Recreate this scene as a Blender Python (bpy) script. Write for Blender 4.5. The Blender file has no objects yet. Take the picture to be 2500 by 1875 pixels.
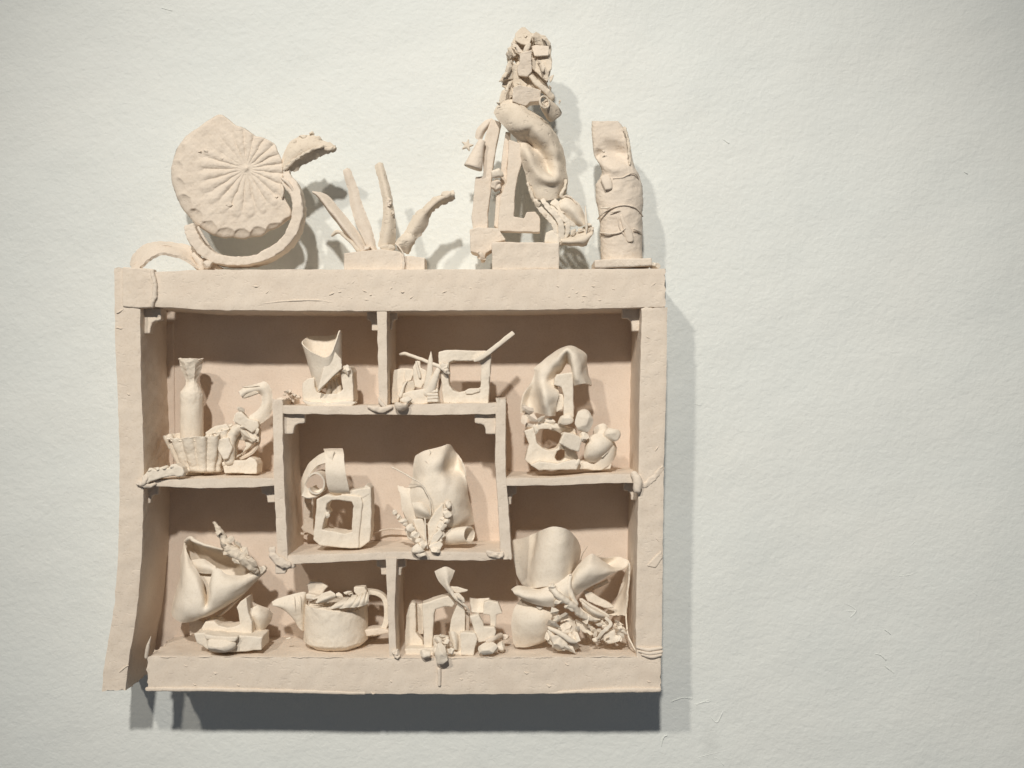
import bpy, bmesh, math, random
import numpy as np
from mathutils import Vector
from mathutils.geometry import tessellate_polygon

# ------------------------------------------------------------------ scale and camera
K = 0.0005            # metres per photograph pixel, measured on the front plane of the shelf
DC = 2438.0           # camera distance from the front plane of the shelf, in the same unit
CX, CY = 1250.0, 937.5
WALL = 202.0          # depth of the plaster wall behind the front plane
PANEL = 190.0         # depth of the face of the shelf's back panel

scene = bpy.context.scene
COL = scene.collection

cam_d = bpy.data.cameras.new("camera")
cam = bpy.data.objects.new("camera", cam_d); COL.objects.link(cam)
cam_d.sensor_width = 36.0
cam_d.lens = 36.0 * DC / 2500.0
cam_d.clip_start = 0.01; cam_d.clip_end = 50
cam.location = (0, -DC * K, 0)
cam.rotation_euler = (math.radians(90), 0, 0)
cam_d.dof.use_dof = False
scene.camera = cam

world = bpy.data.worlds.new("World"); scene.world = world
world.use_nodes = True
bg = world.node_tree.nodes["Background"]
bg.inputs[0].default_value = (0.84, 0.90, 1.0, 1)
bg.inputs[1].default_value = 0.108

def spot(name, px, py, pz, aim, energy, colour, size, blend, radius):
    l = bpy.data.lights.new(name, 'SPOT')
    l.energy = energy; l.color = colour; l.spot_size = math.radians(size); l.spot_blend = blend
    l.shadow_soft_size = radius
    o = bpy.data.objects.new(name, l); COL.objects.link(o)
    loc = Vector(((px - CX) * K, pz * K, (CY - py) * K))
    tgt = Vector(((aim[0] - CX) * K, WALL * K, (CY - aim[1]) * K))
    o.location = loc
    o.rotation_euler = (tgt - loc).to_track_quat('-Z', 'Y').to_euler()
    return o
# two ceiling track spots of the gallery, up and to the left, and straight above
spot("track_spot_main", 560, -4300, -7300, (1330, 1200), 630, (1.0, 0.96, 0.885), 31.5, 1.0, 0.10)
spot("track_spot_side", -2300, -4300, -7300, (1330, 1200), 330, (1.0, 0.93, 0.82), 31.5, 1.0, 0.10)

scene.view_settings.view_transform = 'Standard'
scene.view_settings.look = 'None'
scene.view_settings.exposure = 0.0
scene.view_settings.gamma = 1.0
scene.cycles.max_bounces = 10
scene.cycles.diffuse_bounces = 8

# ------------------------------------------------------------------ materials
def clay(name, c0, c1, c2, rough=0.82, pits=0.35, grain=0.25, spec=0.25):
    m = bpy.data.materials.new(name); m.use_nodes = True
    nt = m.node_tree; nt.nodes.clear(); L = nt.links.new
    out = nt.nodes.new('ShaderNodeOutputMaterial'); b = nt.nodes.new('ShaderNodeBsdfPrincipled')
    L(b.outputs[0], out.inputs[0])
    b.inputs['Roughness'].default_value = rough
    b.inputs['Specular IOR Level'].default_value = spec
    tc = nt.nodes.new('ShaderNodeTexCoord')
    oi = nt.nodes.new('ShaderNodeObjectInfo')
    mp = nt.nodes.new('ShaderNodeMapping'); L(tc.outputs['Object'], mp.inputs[0])
    def noise(scale, detail, rgh=0.6):
        n = nt.nodes.new('ShaderNodeTexNoise'); n.inputs['Scale'].default_value = scale
        n.inputs['Detail'].default_value = detail; n.inputs['Roughness'].default_value = rgh
        L(mp.outputs[0], n.inputs['Vector']); return n
    n1 = noise(22, 6, 0.65)
    r = nt.nodes.new('ShaderNodeValToRGB'); L(n1.outputs[0], r.inputs[0])
    r.color_ramp.elements[0].position = 0.30; r.color_ramp.elements[0].color = (*c0, 1)
    r.color_ramp.elements[1].position = 0.70; r.color_ramp.elements[1].color = (*c2, 1)
    e = r.color_ramp.elements.new(0.5); e.color = (*c1, 1)
    # dry specks in the clay
    n5 = noise(420, 3, 0.6)
    r5 = nt.nodes.new('ShaderNodeValToRGB'); L(n5.outputs[0], r5.inputs[0])
    r5.color_ramp.elements[0].position = 0.30; r5.color_ramp.elements[0].color = (0.93, 0.915, 0.89, 1)
    r5.color_ramp.elements[1].position = 0.52; r5.color_ramp.elements[1].color = (1, 1, 1, 1)
    mx = nt.nodes.new('ShaderNodeMix'); mx.data_type = 'RGBA'; mx.blend_type = 'MULTIPLY'
    mx.inputs[0].default_value = 1.0
    L(r.outputs[0], mx.inputs[6]); L(r5.outputs[0], mx.inputs[7])
    L(mx.outputs[2], b.inputs['Base Color'])
    # relief: soft hand marks, dry grain, scattered pits
    n2 = noise(75, 4, 0.55); n3 = noise(600, 3, 0.7)
    bp1 = nt.nodes.new('ShaderNodeBump'); bp1.inputs['Strength'].default_value = 0.32; bp1.inputs['Distance'].default_value = 0.0013
    L(n2.outputs[0], bp1.inputs['Height'])
    bp2 = nt.nodes.new('ShaderNodeBump'); bp2.inputs['Strength'].default_value = grain; bp2.inputs['Distance'].default_value = 0.0006
    L(n3.outputs[0], bp2.inputs['Height']); L(bp1.outputs[0], bp2.inputs['Normal'])
    mp2 = nt.nodes.new('ShaderNodeMapping'); mp2.inputs['Scale'].default_value = (1, 1, 1.7); L(tc.outputs['Object'], mp2.inputs[0])
    n4 = nt.nodes.new('ShaderNodeTexNoise'); n4.inputs['Scale'].default_value = 130; n4.inputs['Detail'].default_value = 3
    L(mp2.outputs[0], n4.inputs['Vector'])
    r4 = nt.nodes.new('ShaderNodeValToRGB'); L(n4.outputs[0], r4.inputs[0])
    r4.color_ramp.elements[0].position = 0.30; r4.color_ramp.elements[0].color = (0, 0, 0, 1)
    r4.color_ramp.elements[1].position = 0.40; r4.color_ramp.elements[1].color = (1, 1, 1, 1)
    bp3 = nt.nodes.new('ShaderNodeBump'); bp3.inputs['Strength'].default_value = pits; bp3.inputs['Distance'].default_value = 0.0012
    L(r4.outputs[0], bp3.inputs['Height']); L(bp2.outputs[0], bp3.inputs['Normal'])
    L(bp3.outputs[0], b.inputs['Normal'])
    return m

M_PANEL = clay('back_panel_clay_lit_pink', (0.67, 0.56, 0.465), (0.70, 0.59, 0.495), (0.725, 0.62, 0.525), 0.88, 0.15, 0.2)  # same clay as the boards, pink of the lit interior put into its colour
M_SHELF = clay('raw_pink_clay', (0.70, 0.602, 0.503), (0.732, 0.637, 0.536), (0.76, 0.667, 0.566), 0.85, 0.28, 0.22)
M_PALE = clay('clay_lit_cream', (0.76, 0.675, 0.565), (0.79, 0.705, 0.595), (0.815, 0.735, 0.63), 0.74, 0.15, 0.18, 0.25)  # same clay again, cream cast of bright interior light put into its colour
M_TAN = clay('rough_tan_clay', (0.65, 0.56, 0.455), (0.71, 0.62, 0.51), (0.755, 0.665, 0.555), 0.9, 0.6, 0.6)

def wall_material():
    m = bpy.data.materials.new('rolled_white_wall_paint'); m.use_nodes = True
    nt = m.node_tree; nt.nodes.clear(); L = nt.links.new
    out = nt.nodes.new('ShaderNodeOutputMaterial'); b = nt.nodes.new('ShaderNodeBsdfPrincipled')
    L(b.outputs[0], out.inputs[0])
    b.inputs['Roughness'].default_value = 0.62; b.inputs['Specular IOR Level'].default_value = 0.3
    tc = nt.nodes.new('ShaderNodeTexCoord')
    mp = nt.nodes.new('ShaderNodeMapping'); mp.inputs['Scale'].default_value = (0.92, 1, 1.05); L(tc.outputs['Object'], mp.inputs[0])
    def noise(scale, detail, rgh, dist=0.0):
        n = nt.nodes.new('ShaderNodeTexNoise'); n.inputs['Scale'].default_value = scale
        n.inputs['Detail'].default_value = detail; n.inputs['Roughness'].default_value = rgh
        n.inputs['Distortion'].default_value = dist
        L(mp.outputs[0], n.inputs['Vector']); return n
    n0 = noise(7, 5, 0.6)
    r = nt.nodes.new('ShaderNodeValToRGB'); L(n0.outputs[0], r.inputs[0])
    r.color_ramp.elements[0].position = 0.3; r.color_ramp.elements[0].color = (0.72, 0.745, 0.722, 1)
    r.color_ramp.elements[1].position = 0.7; r.color_ramp.elements[1].color = (0.745, 0.76, 0.73, 1)
    # faint grey scuff beside the shelf, from handling
    sm = nt.nodes.new('ShaderNodeMapping'); sm.inputs['Location'].default_value = (-0.262, 0, 0.262); sm.inputs['Scale'].default_value = (1.0, 0.0, 0.55)
    L(tc.outputs['Object'], sm.inputs[0])
    ln = nt.nodes.new('ShaderNodeVectorMath'); ln.operation = 'LENGTH'; L(sm.outputs[0], ln.inputs[0])
    mr = nt.nodes.new('ShaderNodeMapRange'); mr.inputs['From Min'].default_value = 0.0; mr.inputs['From Max'].default_value = 0.016
    mr.inputs['To Min'].default_value = 0.90; mr.inputs['To Max'].default_value = 1.0; L(ln.outputs['Value'], mr.inputs['Value'])
    sx = nt.nodes.new('ShaderNodeVectorMath'); sx.operation = 'SCALE'; L(r.outputs[0], sx.inputs[0]); L(mr.outputs[0], sx.inputs['Scale'])
    L(sx.outputs[0], b.inputs['Base Color'])
    a = noise(240, 4, 0.6, 0.2); c = noise(115, 3, 0.5, 0.3); d = noise(9, 2, 0.5)
    prev = None
    for n, s, dist in ((d, 0.35, 0.009), (c, 0.42, 0.0022), (a, 0.42, 0.0010)):
        bp = nt.nodes.new('ShaderNodeBump'); bp.inputs['Strength'].default_value = s; bp.inputs['Distance'].default_value = dist
        L(n.outputs[0], bp.inputs['Height'])
        if prev: L(prev.outputs[0], bp.inputs['Normal'])
        prev = bp
    L(prev.outputs[0], b.inputs['Normal'])
    return m
M_WALL = wall_material()

# ------------------------------------------------------------------ geometry helpers
def W(p):
    """points (picture x, picture y, depth) -> world metres"""
    p = np.asarray(p, float)
    f = (DC + p[..., 2]) / DC * K
    return np.stack(((p[..., 0] - CX) * f, p[..., 2] * K, (CY - p[..., 1]) * f), -1)

def floor_line(y, z):
    """picture y of a horizontal surface whose front edge is at y, seen at depth z"""
    return CY + (y - CY) * DC / (DC + z)

class Crop:
    def __init__(s, x0, y0, sc): s.x0, s.y0, s.s = x0, y0, sc
    def __call__(s, pts):
        return [(s.x0 + p[0] * s.s, s.y0 + p[1] * s.s) + tuple(p[2:]) for p in pts]
ID = Crop(0, 0, 1)

_r = np.random.RandomState(11)
def _waves(n=12):
    v = _r.normal(size=(3, n, 3)); v /= np.linalg.norm(v, axis=2, keepdims=True)
    return v, _r.uniform(0, 6.283, (3, n)), _r.uniform(0.6, 1.6, (3, n))
_WV = [_waves() for _ in range(4)]
def vnoise(p, wavelength, o=0):
    """smooth 3-vector noise at world points p; wavelength in picture px"""
    v, ph, fr = _WV[o % 4]
    q = p / K * (6.283 / wavelength)
    out = np.zeros_like(p)
    for c in range(3):
        out[:, c] = np.sin(q @ (v[c] * fr[c][:, None]).T + ph[c]).sum(1) / 3.5
    return out
def wobble(co, amp=0.8, fine=0.35, wl=38):
    co = co + vnoise(co, wl, 0) * amp * K
    co = co + vnoise(co, wl * 0.28, 1) * fine * K
    co = co + vnoise(co, wl * 0.1, 2) * fine * 0.35 * K
    return co

def link(name, verts, faces, mat, parent, smooth=True):
    me = bpy.data.meshes.new(name)
    me.from_pydata([tuple(v) for v in verts], [], [tuple(int(i) for i in f) for f in faces])
    me.update()
    if smooth: me.shade_smooth()
    me.materials.append(mat)
    o = bpy.data.objects.new(name, me); COL.objects.link(o)
    place(o, parent)
    return o

def place(o, parent):
    if parent is None: return
    if parent.type == 'EMPTY' and parent.parent is None:
        off = -parent.location
        o.data.transform(__import__('mathutils').Matrix.Translation(off))
        o.parent = parent
    else:
        root = parent.parent
        off = -(root.location if root else Vector((0, 0, 0)))
        o.data.transform(__import__('mathutils').Matrix.Translation(off))
        o.parent = parent

def thing(name, label, cat, base, group=None):
    o = bpy.data.objects.new(name, None); COL.objects.link(o)
    o.empty_display_size = 0.02
    o.location = Vector(W(base))
    o['label'] = label; o['category'] = cat
    if group: o['group'] = group
    return o

def recalc(verts, faces):
    bm = bmesh.new()
    vs = [bm.verts.new(v) for v in verts]
    for f in faces:
        try: bm.faces.new([vs[int(i)] for i in f])
        except ValueError: pass
    bmesh.ops.recalc_face_normals(bm, faces=bm.faces)
    return bm

def remesh(bm, voxel, smooth_iter, decimate=None):
    me = bpy.data.meshes.new('tmp'); bm.to_mesh(me); bm.free()
    o = bpy.data.objects.new('tmp', me); COL.objects.link(o)
    md = o.modifiers.new('r', 'REMESH'); md.mode = 'VOXEL'; md.voxel_size = voxel * K; md.adaptivity = 0
    if smooth_iter:
        sm = o.modifiers.new('s', 'SMOOTH'); sm.iterations = smooth_iter; sm.factor = 0.5
    dg = bpy.context.evaluated_depsgraph_get()
    ev = o.evaluated_get(dg); m2 = bpy.data.meshes.new_from_object(ev)
    n = len(m2.vertices); co = np.empty(n * 3); m2.vertices.foreach_get('co', co)
    nn = np.empty(n * 3); m2.vertices.foreach_get('normal', nn)
    bpy.data.objects.remove(o); bpy.data.meshes.remove(me)
    return m2, co.reshape(-1, 3) + nn.reshape(-1, 3) * (0.45 * voxel * min(smooth_iter, 2) ** .5 + .15) * K

def finish(m2, co, name, mat, parent):
    m2.vertices.foreach_set('co', co.ravel()); m2.update(); m2.shade_smooth()
    m2.name = name; m2.materials.clear(); m2.materials.append(mat)
    o = bpy.data.objects.new(name, m2); COL.objects.link(o); place(o, parent)
    return o

def slab(name, parent, F, pts, z, t, holes=(), mat=None, voxel=1.5, soft=1, amp=0.6, fine=0.3, tilt=(0, 0), bend=0.0, taper=1.0):
    """a slab of clay: outline in crop coordinates, front face at depth z, thickness t (going back)"""
    mat = mat or M_PALE
    loops = [F(pts)] + [F(h) for h in holes]
    loops = [np.array([(a[0], a[1]) for a in l]) for l in loops]
    c = loops[0].mean(0)
    ext = np.abs(loops[0] - c).max()
    def zz(l):
        d = (l - c)
        return z + tilt[0] * d[:, 0] + tilt[1] * d[:, 1] + bend * (d[:, 0] ** 2) / max(ext, 1)
    fr, bk = [], []
    for l in loops:
        f = W(np.column_stack((l, zz(l)))); b = f.copy(); b[:, 1] += t * K
        cc = W(np.array([[c[0], c[1], z]]))[0]
        b[:, [0, 2]] = cc[[0, 2]] + (b[:, [0, 2]] - cc[[0, 2]]) * taper
        fr.append(f); bk.append(b)
    tri = tessellate_polygon([[Vector((p[0], p[2], 0)) for p in f] for f in fr])
    V = np.concatenate(fr + bk); n = sum(len(f) for f in fr)
    faces = [tuple(t_) for t_ in tri] + [tuple(i + n for i in reversed(t_)) for t_ in tri]
    off = 0
    for f in fr:
        m = len(f)
        for i in range(m):
            j = (i + 1) % m
            faces.append((off + i, off + j, off + j + n, off + i + n))
        off += m
    m2, co = remesh(recalc(V, faces), voxel, soft)
    co = wobble(co, amp * .55, min(fine, .5) * .4)
    return finish(m2, co, name, mat, parent)

def cr(P, m, closed=False):
    """Catmull-Rom along axis 0, m samples"""
    P = np.asarray(P, float); n = len(P)
    if closed:
        Q = np.concatenate((P[-1:], P, P[:2])); segs = n
        t = np.linspace(0, segs, m, endpoint=False)
    else:
        if n == 2: Q = np.concatenate((2 * P[:1] - P[1:2], P, 2 * P[-1:] - P[-2:-1]))
        else: Q = np.concatenate((2 * P[:1] - P[1:2], P, 2 * P[-1:] - P[-2:-1]))
        segs = n - 1; t = np.linspace(0, segs, m)
    i = np.minimum(t.astype(int), segs - 1); f = (t - i)
    f = f.reshape((-1,) + (1,) * (P.ndim - 1))
    a, b, c, d = Q[i], Q[i + 1], Q[i + 2], Q[i + 3]
    return 0.5 * ((2 * b) + (-a + c) * f + (2 * a - 5 * b + 4 * c - d) * f ** 2 + (-a + 3 * b - 3 * c + d) * f ** 3)

def sheet(name, parent, F, rows, th=3.5, mat=None, nu=None, nv=None, closed=False, amp=0.6, fine=0.3, ragged=0.0, step=3.0, zoff=0):
    """clay sheet through a net of control points (x, y, depth)"""
    mat = mat or M_PALE
    G = np.array([F(r) for r in rows], float); G[..., 2] += zoff
    Wg = W(G)
    lu = np.linalg.norm(np.diff(Wg, axis=0), axis=2).sum(0).max() / K
    lv = np.linalg.norm(np.diff(Wg, axis=1), axis=2).sum(1).max() / K
    nu = nu or int(min(90, max(8, lu / step))); nv = nv or int(min(90, max(8, lv / step)))
    S = cr(Wg, nu)
    S = np.swapaxes(cr(np.swapaxes(S, 0, 1), nv, closed), 0, 1)
    if ragged:
        flat = S.reshape(-1, 3)
        nz = vnoise(flat, 14, 3).reshape(S.shape) * ragged * .6 * K
        wgt = np.zeros(S.shape[:2]); wgt[[0, -1], :] = 1; wgt[[1, -2], :] = .5
        if not closed: wgt[:, [0, -1]] = 1
        S = S + nz * wgt[..., None]
    S = wobble(S.reshape(-1, 3), amp * .7, fine * .35).reshape(S.shape)
    du = np.gradient(S, axis=0)
    if closed: dv = (np.roll(S, -1, 1) - np.roll(S, 1, 1)) / 2
    else: dv = np.gradient(S, axis=1)
    N = np.cross(du, dv); ln = np.linalg.norm(N, axis=2, keepdims=True); N = N / np.maximum(ln, 1e-12)
    T = np.full(S.shape[:2], th / 2.0)
    A = S + N * (T * K)[..., None]; B = S - N * (T * K)[..., None]
    nU, nV = S.shape[:2]
    V = np.concatenate((A.reshape(-1, 3), B.reshape(-1, 3))); n = nU * nV
    ix = lambda i, j: i * nV + (j % nV)
    faces = []
    jm = nV if closed else nV - 1
    for i in range(nU - 1):
        for j in range(jm):
            a, b, c, d = ix(i, j), ix(i, j + 1), ix(i + 1, j + 1), ix(i + 1, j)
            faces.append((a, b, c, d)); faces.append((d + n, c + n, b + n, a + n))
    for j in range(jm):
        faces.append((ix(0, j + 1), ix(0, j), ix(0, j) + n, ix(0, j + 1) + n))
        faces.append((ix(nU - 1, j), ix(nU - 1, j + 1), ix(nU - 1, j + 1) + n, ix(nU - 1, j) + n))
    if not closed:
        for i in range(nU - 1):
            faces.append((ix(i, 0), ix(i + 1, 0), ix(i + 1, 0) + n, ix(i, 0) + n))
            faces.append((ix(i + 1, nV - 1), ix(i, nV - 1), ix(i, nV - 1) + n, ix(i + 1, nV - 1) + n))
    o = link(name, V, faces, mat, parent)
    o.data.set_sharp_from_angle(angle=math.radians(55))
    return o

def sweep(name, parent, F, pts, e=2.0, mat=None, seg=20, cap='round', amp=0.5, fine=0.4, step=3.0, twist=0.0, rough=0.0):
    """solid bar swept along pts (x, y, depth, half width, half depth); e = squareness"""
    mat = mat or M_PALE
    P = np.array(F([tuple(p) + ((p[3],) if len(p) == 4 else ()) for p in pts]), float)
    c = W(P[:, :3]); R = P[:, 3:5] * F.s
    ln = np.linalg.norm(np.diff(c, axis=0), axis=1).sum() / K
    m = int(min(120, max(6, ln / step)))
    C = cr(c, m); R = np.maximum(cr(R, m), 0.2)
    T = np.gradient(C, axis=0); T /= np.linalg.norm(T, axis=1, keepdims=True)
    S = np.cross(T, np.array([0, 1.0, 0])); l = np.linalg.norm(S, axis=1, keepdims=True)
    S = np.where(l > 0.15, S / np.maximum(l, 1e-9), np.array([[1.0, 0, 0]])); S /= np.linalg.norm(S, axis=1, keepdims=True)
    H = np.cross(S, T)
    if twist:
        a = np.linspace(0, twist, m)[:, None]
        S, H = S * np.cos(a) + H * np.sin(a), H * np.cos(a) - S * np.sin(a)
    th = np.linspace(0, 2 * math.pi, seg, endpoint=False)
    cs, sn = np.cos(th), np.sin(th)
    u = np.sign(cs) * np.abs(cs) ** (2 / e); v = np.sign(sn) * np.abs(sn) ** (2 / e)
    rings = []
    def ring(i, k=1.0, push=0.0):
        return C[i] + T[i] * push * K + (S[i] * (u[:, None] * R[i, 0]) + H[i] * (v[:, None] * R[i, 1])) * K * k
    steps = [(0.55, 0.83), (0.85, 0.5), (1.0, 0.12)] if cap == 'round' else [(0.12, 0.93), (0.14, 0.5)]
    r0 = min(R[0]); r1 = min(R[-1])
    for p_, k_ in reversed(steps): rings.append(ring(0, k_, -p_ * r0 * (1 if cap == 'round' else 1)))
    for i in range(m): rings.append(ring(i))
    for p_, k_ in steps: rings.append(ring(m - 1, k_, p_ * r1))
    V = np.concatenate(rings); nr = len(rings)
    V = wobble(V, amp * .7, fine * .45)
    if rough: V = V + vnoise(V, 16, 3) * rough * .65 * K + vnoise(V, 6, 2) * rough * 0.3 * K
    faces = []
    for i in range(nr - 1):
        for j in range(seg):
            a = i * seg + j; b = i * seg + (j + 1) % seg
            faces.append((a, b, b + seg, a + seg))
    faces.append(tuple(reversed(range(seg)))); faces.append(tuple(range((nr - 1) * seg, nr * seg)))
    o = link(name, V, faces, mat, parent)
    if e > 3: o.data.set_sharp_from_angle(angle=math.radians(60))
    return o

def lump(name, parent, F, x, y, z, rx, ry=None, rz=None, mat=None, facets=0, rough=0.12, sub=4, seed=0):
    mat = mat or M_PALE
    ry = ry or rx; rz = rz or min(rx, ry)
    (px, py), = F([(x, y)]); 
    bm = bmesh.new(); bmesh.ops.create_icosphere(bm, subdivisions=sub, radius=1)
    co = np.array([v.co[:] for v in bm.verts]); faces = [[v.index for v in f.verts] for f in bm.faces]; bm.free()
    rs = np.random.RandomState(seed + int(x * 7 + y * 13) % 9999)
    for _ in range(facets * 2):
        n = rs.normal(size=3); n /= np.linalg.norm(n); d = rs.uniform(0.62, 0.85)
        ex = np.maximum(co @ n - d, 0); co -= ex[:, None] * n * 0.92
    c = W(np.array([[px, py, z]]))[0]
    co = c + co * np.array([rx, rz, ry]) * F.s * K
    co = co + vnoise(co + rs.uniform(0, 1, 3), rx * F.s * 1.6, 0) * rough * (.5 if facets else 1) * min(rx, ry) * F.s * K
    co = wobble(co, 0.3, 0.15)
    o = link(name, co, faces, mat, parent)
    if facets: o.data.set_sharp_from_angle(angle=math.radians(16))
    return o

def revolve(name, parent, cx, prof, z, mat=None, seg=64, depth=1.0, th=0, amp=0.6, fine=0.35, open_top=False, facet=None, dx=None, step=3):
    """turned form: prof = [(picture y, half width px)] on a vertical axis at picture x cx, axis depth z"""
    mat = mat or M_PALE
    prof = np.array(prof, float)
    m = max(12, int(np.abs(np.diff(prof, axis=0)).sum() / step))
    Q = cr(prof, m)
    xs = np.full(m, float(cx)) if dx is None else cr(np.array(dx, float)[:, None], m)[:, 0]
    f = (DC + z) / DC * K
    thn = np.linspace(0, 2 * math.pi, seg, endpoint=False)
    V = []
    for i in range(m):
        r = Q[i, 1] * f
        k = np.ones(seg)
        if facet:
            a, nf, y0, y1 = facet
            w = np.clip(1 - abs((Q[i, 0] - (y0 + y1) / 2) / ((y1 - y0) / 2)) ** 4, 0, 1)
            q = math.pi / nf; k = 1 - w * a * (1 - math.cos(q) / np.cos((thn % (2 * q)) - q))
            k = np.where(w > 0, k, 1)
        X = (xs[i] - CX) * f + r * np.cos(thn) * k
        Y = z * K + r * depth * np.sin(thn) * k
        Z = np.full(seg, (CY - Q[i, 0]) * f)
        V.append(np.stack((X, Y, Z), -1))
    nr = len(V); faces = []
    for i in range(nr - 1):
        for j in range(seg):
            a = i * seg + j; b = i * seg + (j + 1) % seg
            faces.append((a, a + seg, b + seg, b))
    faces.append(tuple(range(seg))); faces.append(tuple(reversed(range((nr - 1) * seg, nr * seg))))
    V = wobble(np.concatenate(V), amp, fine)
    o = link(name, V, faces, mat, parent)
    o.data.set_sharp_from_angle(angle=math.radians(50))
    return o

RS = random.Random(5)
def shard(parent, F, x, y, z, size, ang, curl=0.3, mat=None, name='shard', aspect=1.45, th=1.8, tiltz=0.5):
    """thin torn flake with crisp broken edges and one bent crease; x, y and size in crop units"""
    mat = mat or M_PALE
    (px, py), = F([(x, y)]); c = W(np.array([[px, py, z]]))[0]
    R_ = size * F.s * K
    n = RS.randint(4, 7)
    out = []
    for k in range(n):
        a = 2 * math.pi * (k + RS.uniform(-.3, .3)) / n
        r_ = RS.uniform(.62, 1.22)
        out.append((r_ * math.cos(a), r_ * math.sin(a) / aspect * RS.uniform(.8, 1.15)))
    nr = 4
    tx, ty = RS.uniform(-.55, .55) * tiltz * 2, RS.uniform(-.55, .55) * tiltz * 2
    kx = RS.uniform(-.3, .3)
    P_ = [(0.0, 0.0)]
    for i in range(1, nr + 1): P_ += [(a * i / nr, b * i / nr) for a, b in out]
    V = []
    ca, sa = math.cos(ang), math.sin(ang)
    for a, b in P_:
        dz = curl * (a - kx) ** 2 * .6 + max(0, b + .1 * a) * curl * 2.2 + tx * a + ty * b - curl * .3
        V.append((a * ca - b * sa, dz, -(a * sa + b * ca)))
    V = np.array(V) * R_ + c
    V = V + vnoise(V, 9, 1) * .35 * K
    m = len(V); Bk = V + np.array([0.15, 1, -0.1]) * th * K
    faces = []
    for k in range(n): faces.append((0, 1 + k, 1 + (k + 1) % n))
    for i in range(nr - 1):
        for k in range(n):
            a = 1 + i * n + k; b = 1 + i * n + (k + 1) % n
            faces.append((a, a + n, b + n, b))
    faces += [tuple(q + m for q in reversed(f)) for f in faces]
    o0 = 1 + (nr - 1) * n
    for k in range(n): faces.append((o0 + k, o0 + k + m, o0 + (k + 1) % n + m, o0 + (k + 1) % n))
    bm = recalc(np.concatenate((V, Bk)), faces)
    me = bpy.data.meshes.new(name); bm.to_mesh(me); bm.free(); me.shade_smooth(); me.set_sharp_from_angle(angle=math.radians(11)); me.materials.append(mat)
    o = bpy.data.objects.new(name, me); COL.objects.link(o); place(o, parent)
    return o

def poly_at(line, x, axis=0):
    a = np.array(line, float); o = np.argsort(a[:, axis]); a = a[o]
    return np.interp(x, a[:, axis], a[:, 1 - axis])

def board(name, parent, A, B, axis, z0=0.0, z1=PANEL, mat=None, lo=None, hi=None, step=4, amp=0.55, fine=0.12, rnd=3.0, ragged=None):
    """a board seen end-on: A and B are the two long edges of its front face (picture px),
    axis 0 = runs along x, 1 = runs along y; z0..z1 = its real depth"""
    mat = mat or M_SHELF
    A = np.array(A, float); B = np.array(B, float)
    lo = lo if lo is not None else min(A[:, axis].min(), B[:, axis].min())
    hi = hi if hi is not None else max(A[:, axis].max(), B[:, axis].max())
    m = int((hi - lo) / step) + 2
    t = np.linspace(lo, hi, m)
    a = poly_at(A, t, axis); b = poly_at(B, t, axis)
    ker = np.array([1, 2, 3, 2, 1]) / 9.0
    a = np.convolve(np.pad(a, 2, 'edge'), ker, 'valid'); b = np.convolve(np.pad(b, 2, 'edge'), ker, 'valid')
    # cross-section in (s 0..1 between edges, depth)
    D = z1 - z0
    ring = []
    nf = 12; nd = 26
    for s in np.linspace(0, 1, nf): ring.append((s, 0.0))
    for d in np.linspace(0, 1, nd)[1:]: ring.append((1.0, d))
    for s in np.linspace(1, 0, 4)[1:]: ring.append((s, 1.0))
    for d in np.linspace(1, 0, nd)[1:-1]: ring.append((0.0, d))
    ring = np.array(ring); nr = len(ring)
    V = []
    for i in range(m):
        w = b[i] - a[i]; aw = abs(w)
        s = ring[:, 0] * aw; d = ring[:, 1] * D
        # round the two front corners
        rr = rnd
        ds = np.minimum(s, aw - s)
        pull = np.where((d < rr), 1, 0)
        s2 = np.where((ring[:, 1] == 0) & (ds < rr), np.where(s < aw / 2, rr * 0.3, aw - rr * 0.3), s)
        s2 = np.where((ring[:, 1] > 0) | (ds >= rr), s2, s2)
        d2 = d.copy()
        inset = np.where(ring[:, 1] == 0, np.maximum(0, rr - ds) * 0.35, 0)
        d2 = d2 + inset
        pos = a[i] + s2 * np.sign(w)
        if axis == 0: p = np.stack((np.full(nr, t[i]), pos, np.zeros(nr)), -1)
        else: p = np.stack((pos, np.full(nr, t[i]), np.zeros(nr)), -1)
        w3 = np.stack(((p[:, 0] - CX) * K, (z0 + d2) * K, (CY - p[:, 1]) * K), -1)
        V.append(w3)
    V = np.concatenate(V)
    V = wobble(V, amp, fine, 46)
    if ragged:
        # rough ends / edges
        tt = np.repeat(t, nr)
        k = np.exp(-np.minimum(tt - lo, hi - tt) / 6.0)
        V = V + vnoise(V, 13, 3) * (ragged * k[:, None]) * K
    faces = []
    for i in range(m - 1):
        for j in range(nr):
            q = i * nr + j; r_ = i * nr + (j + 1) % nr
            faces.append((q, r_, r_ + nr, q + nr))
    faces.append(tuple(reversed(range(nr)))); faces.append(tuple(range((m - 1) * nr, m * nr)))
    bm = recalc(V, faces)
    me = bpy.data.meshes.new(name); bm.to_mesh(me); bm.free()
    me.shade_smooth(); me.set_sharp_from_angle(angle=math.radians(50)); me.materials.append(mat)
    o = bpy.data.objects.new(name, me); COL.objects.link(o); place(o, parent)
    return o

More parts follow.
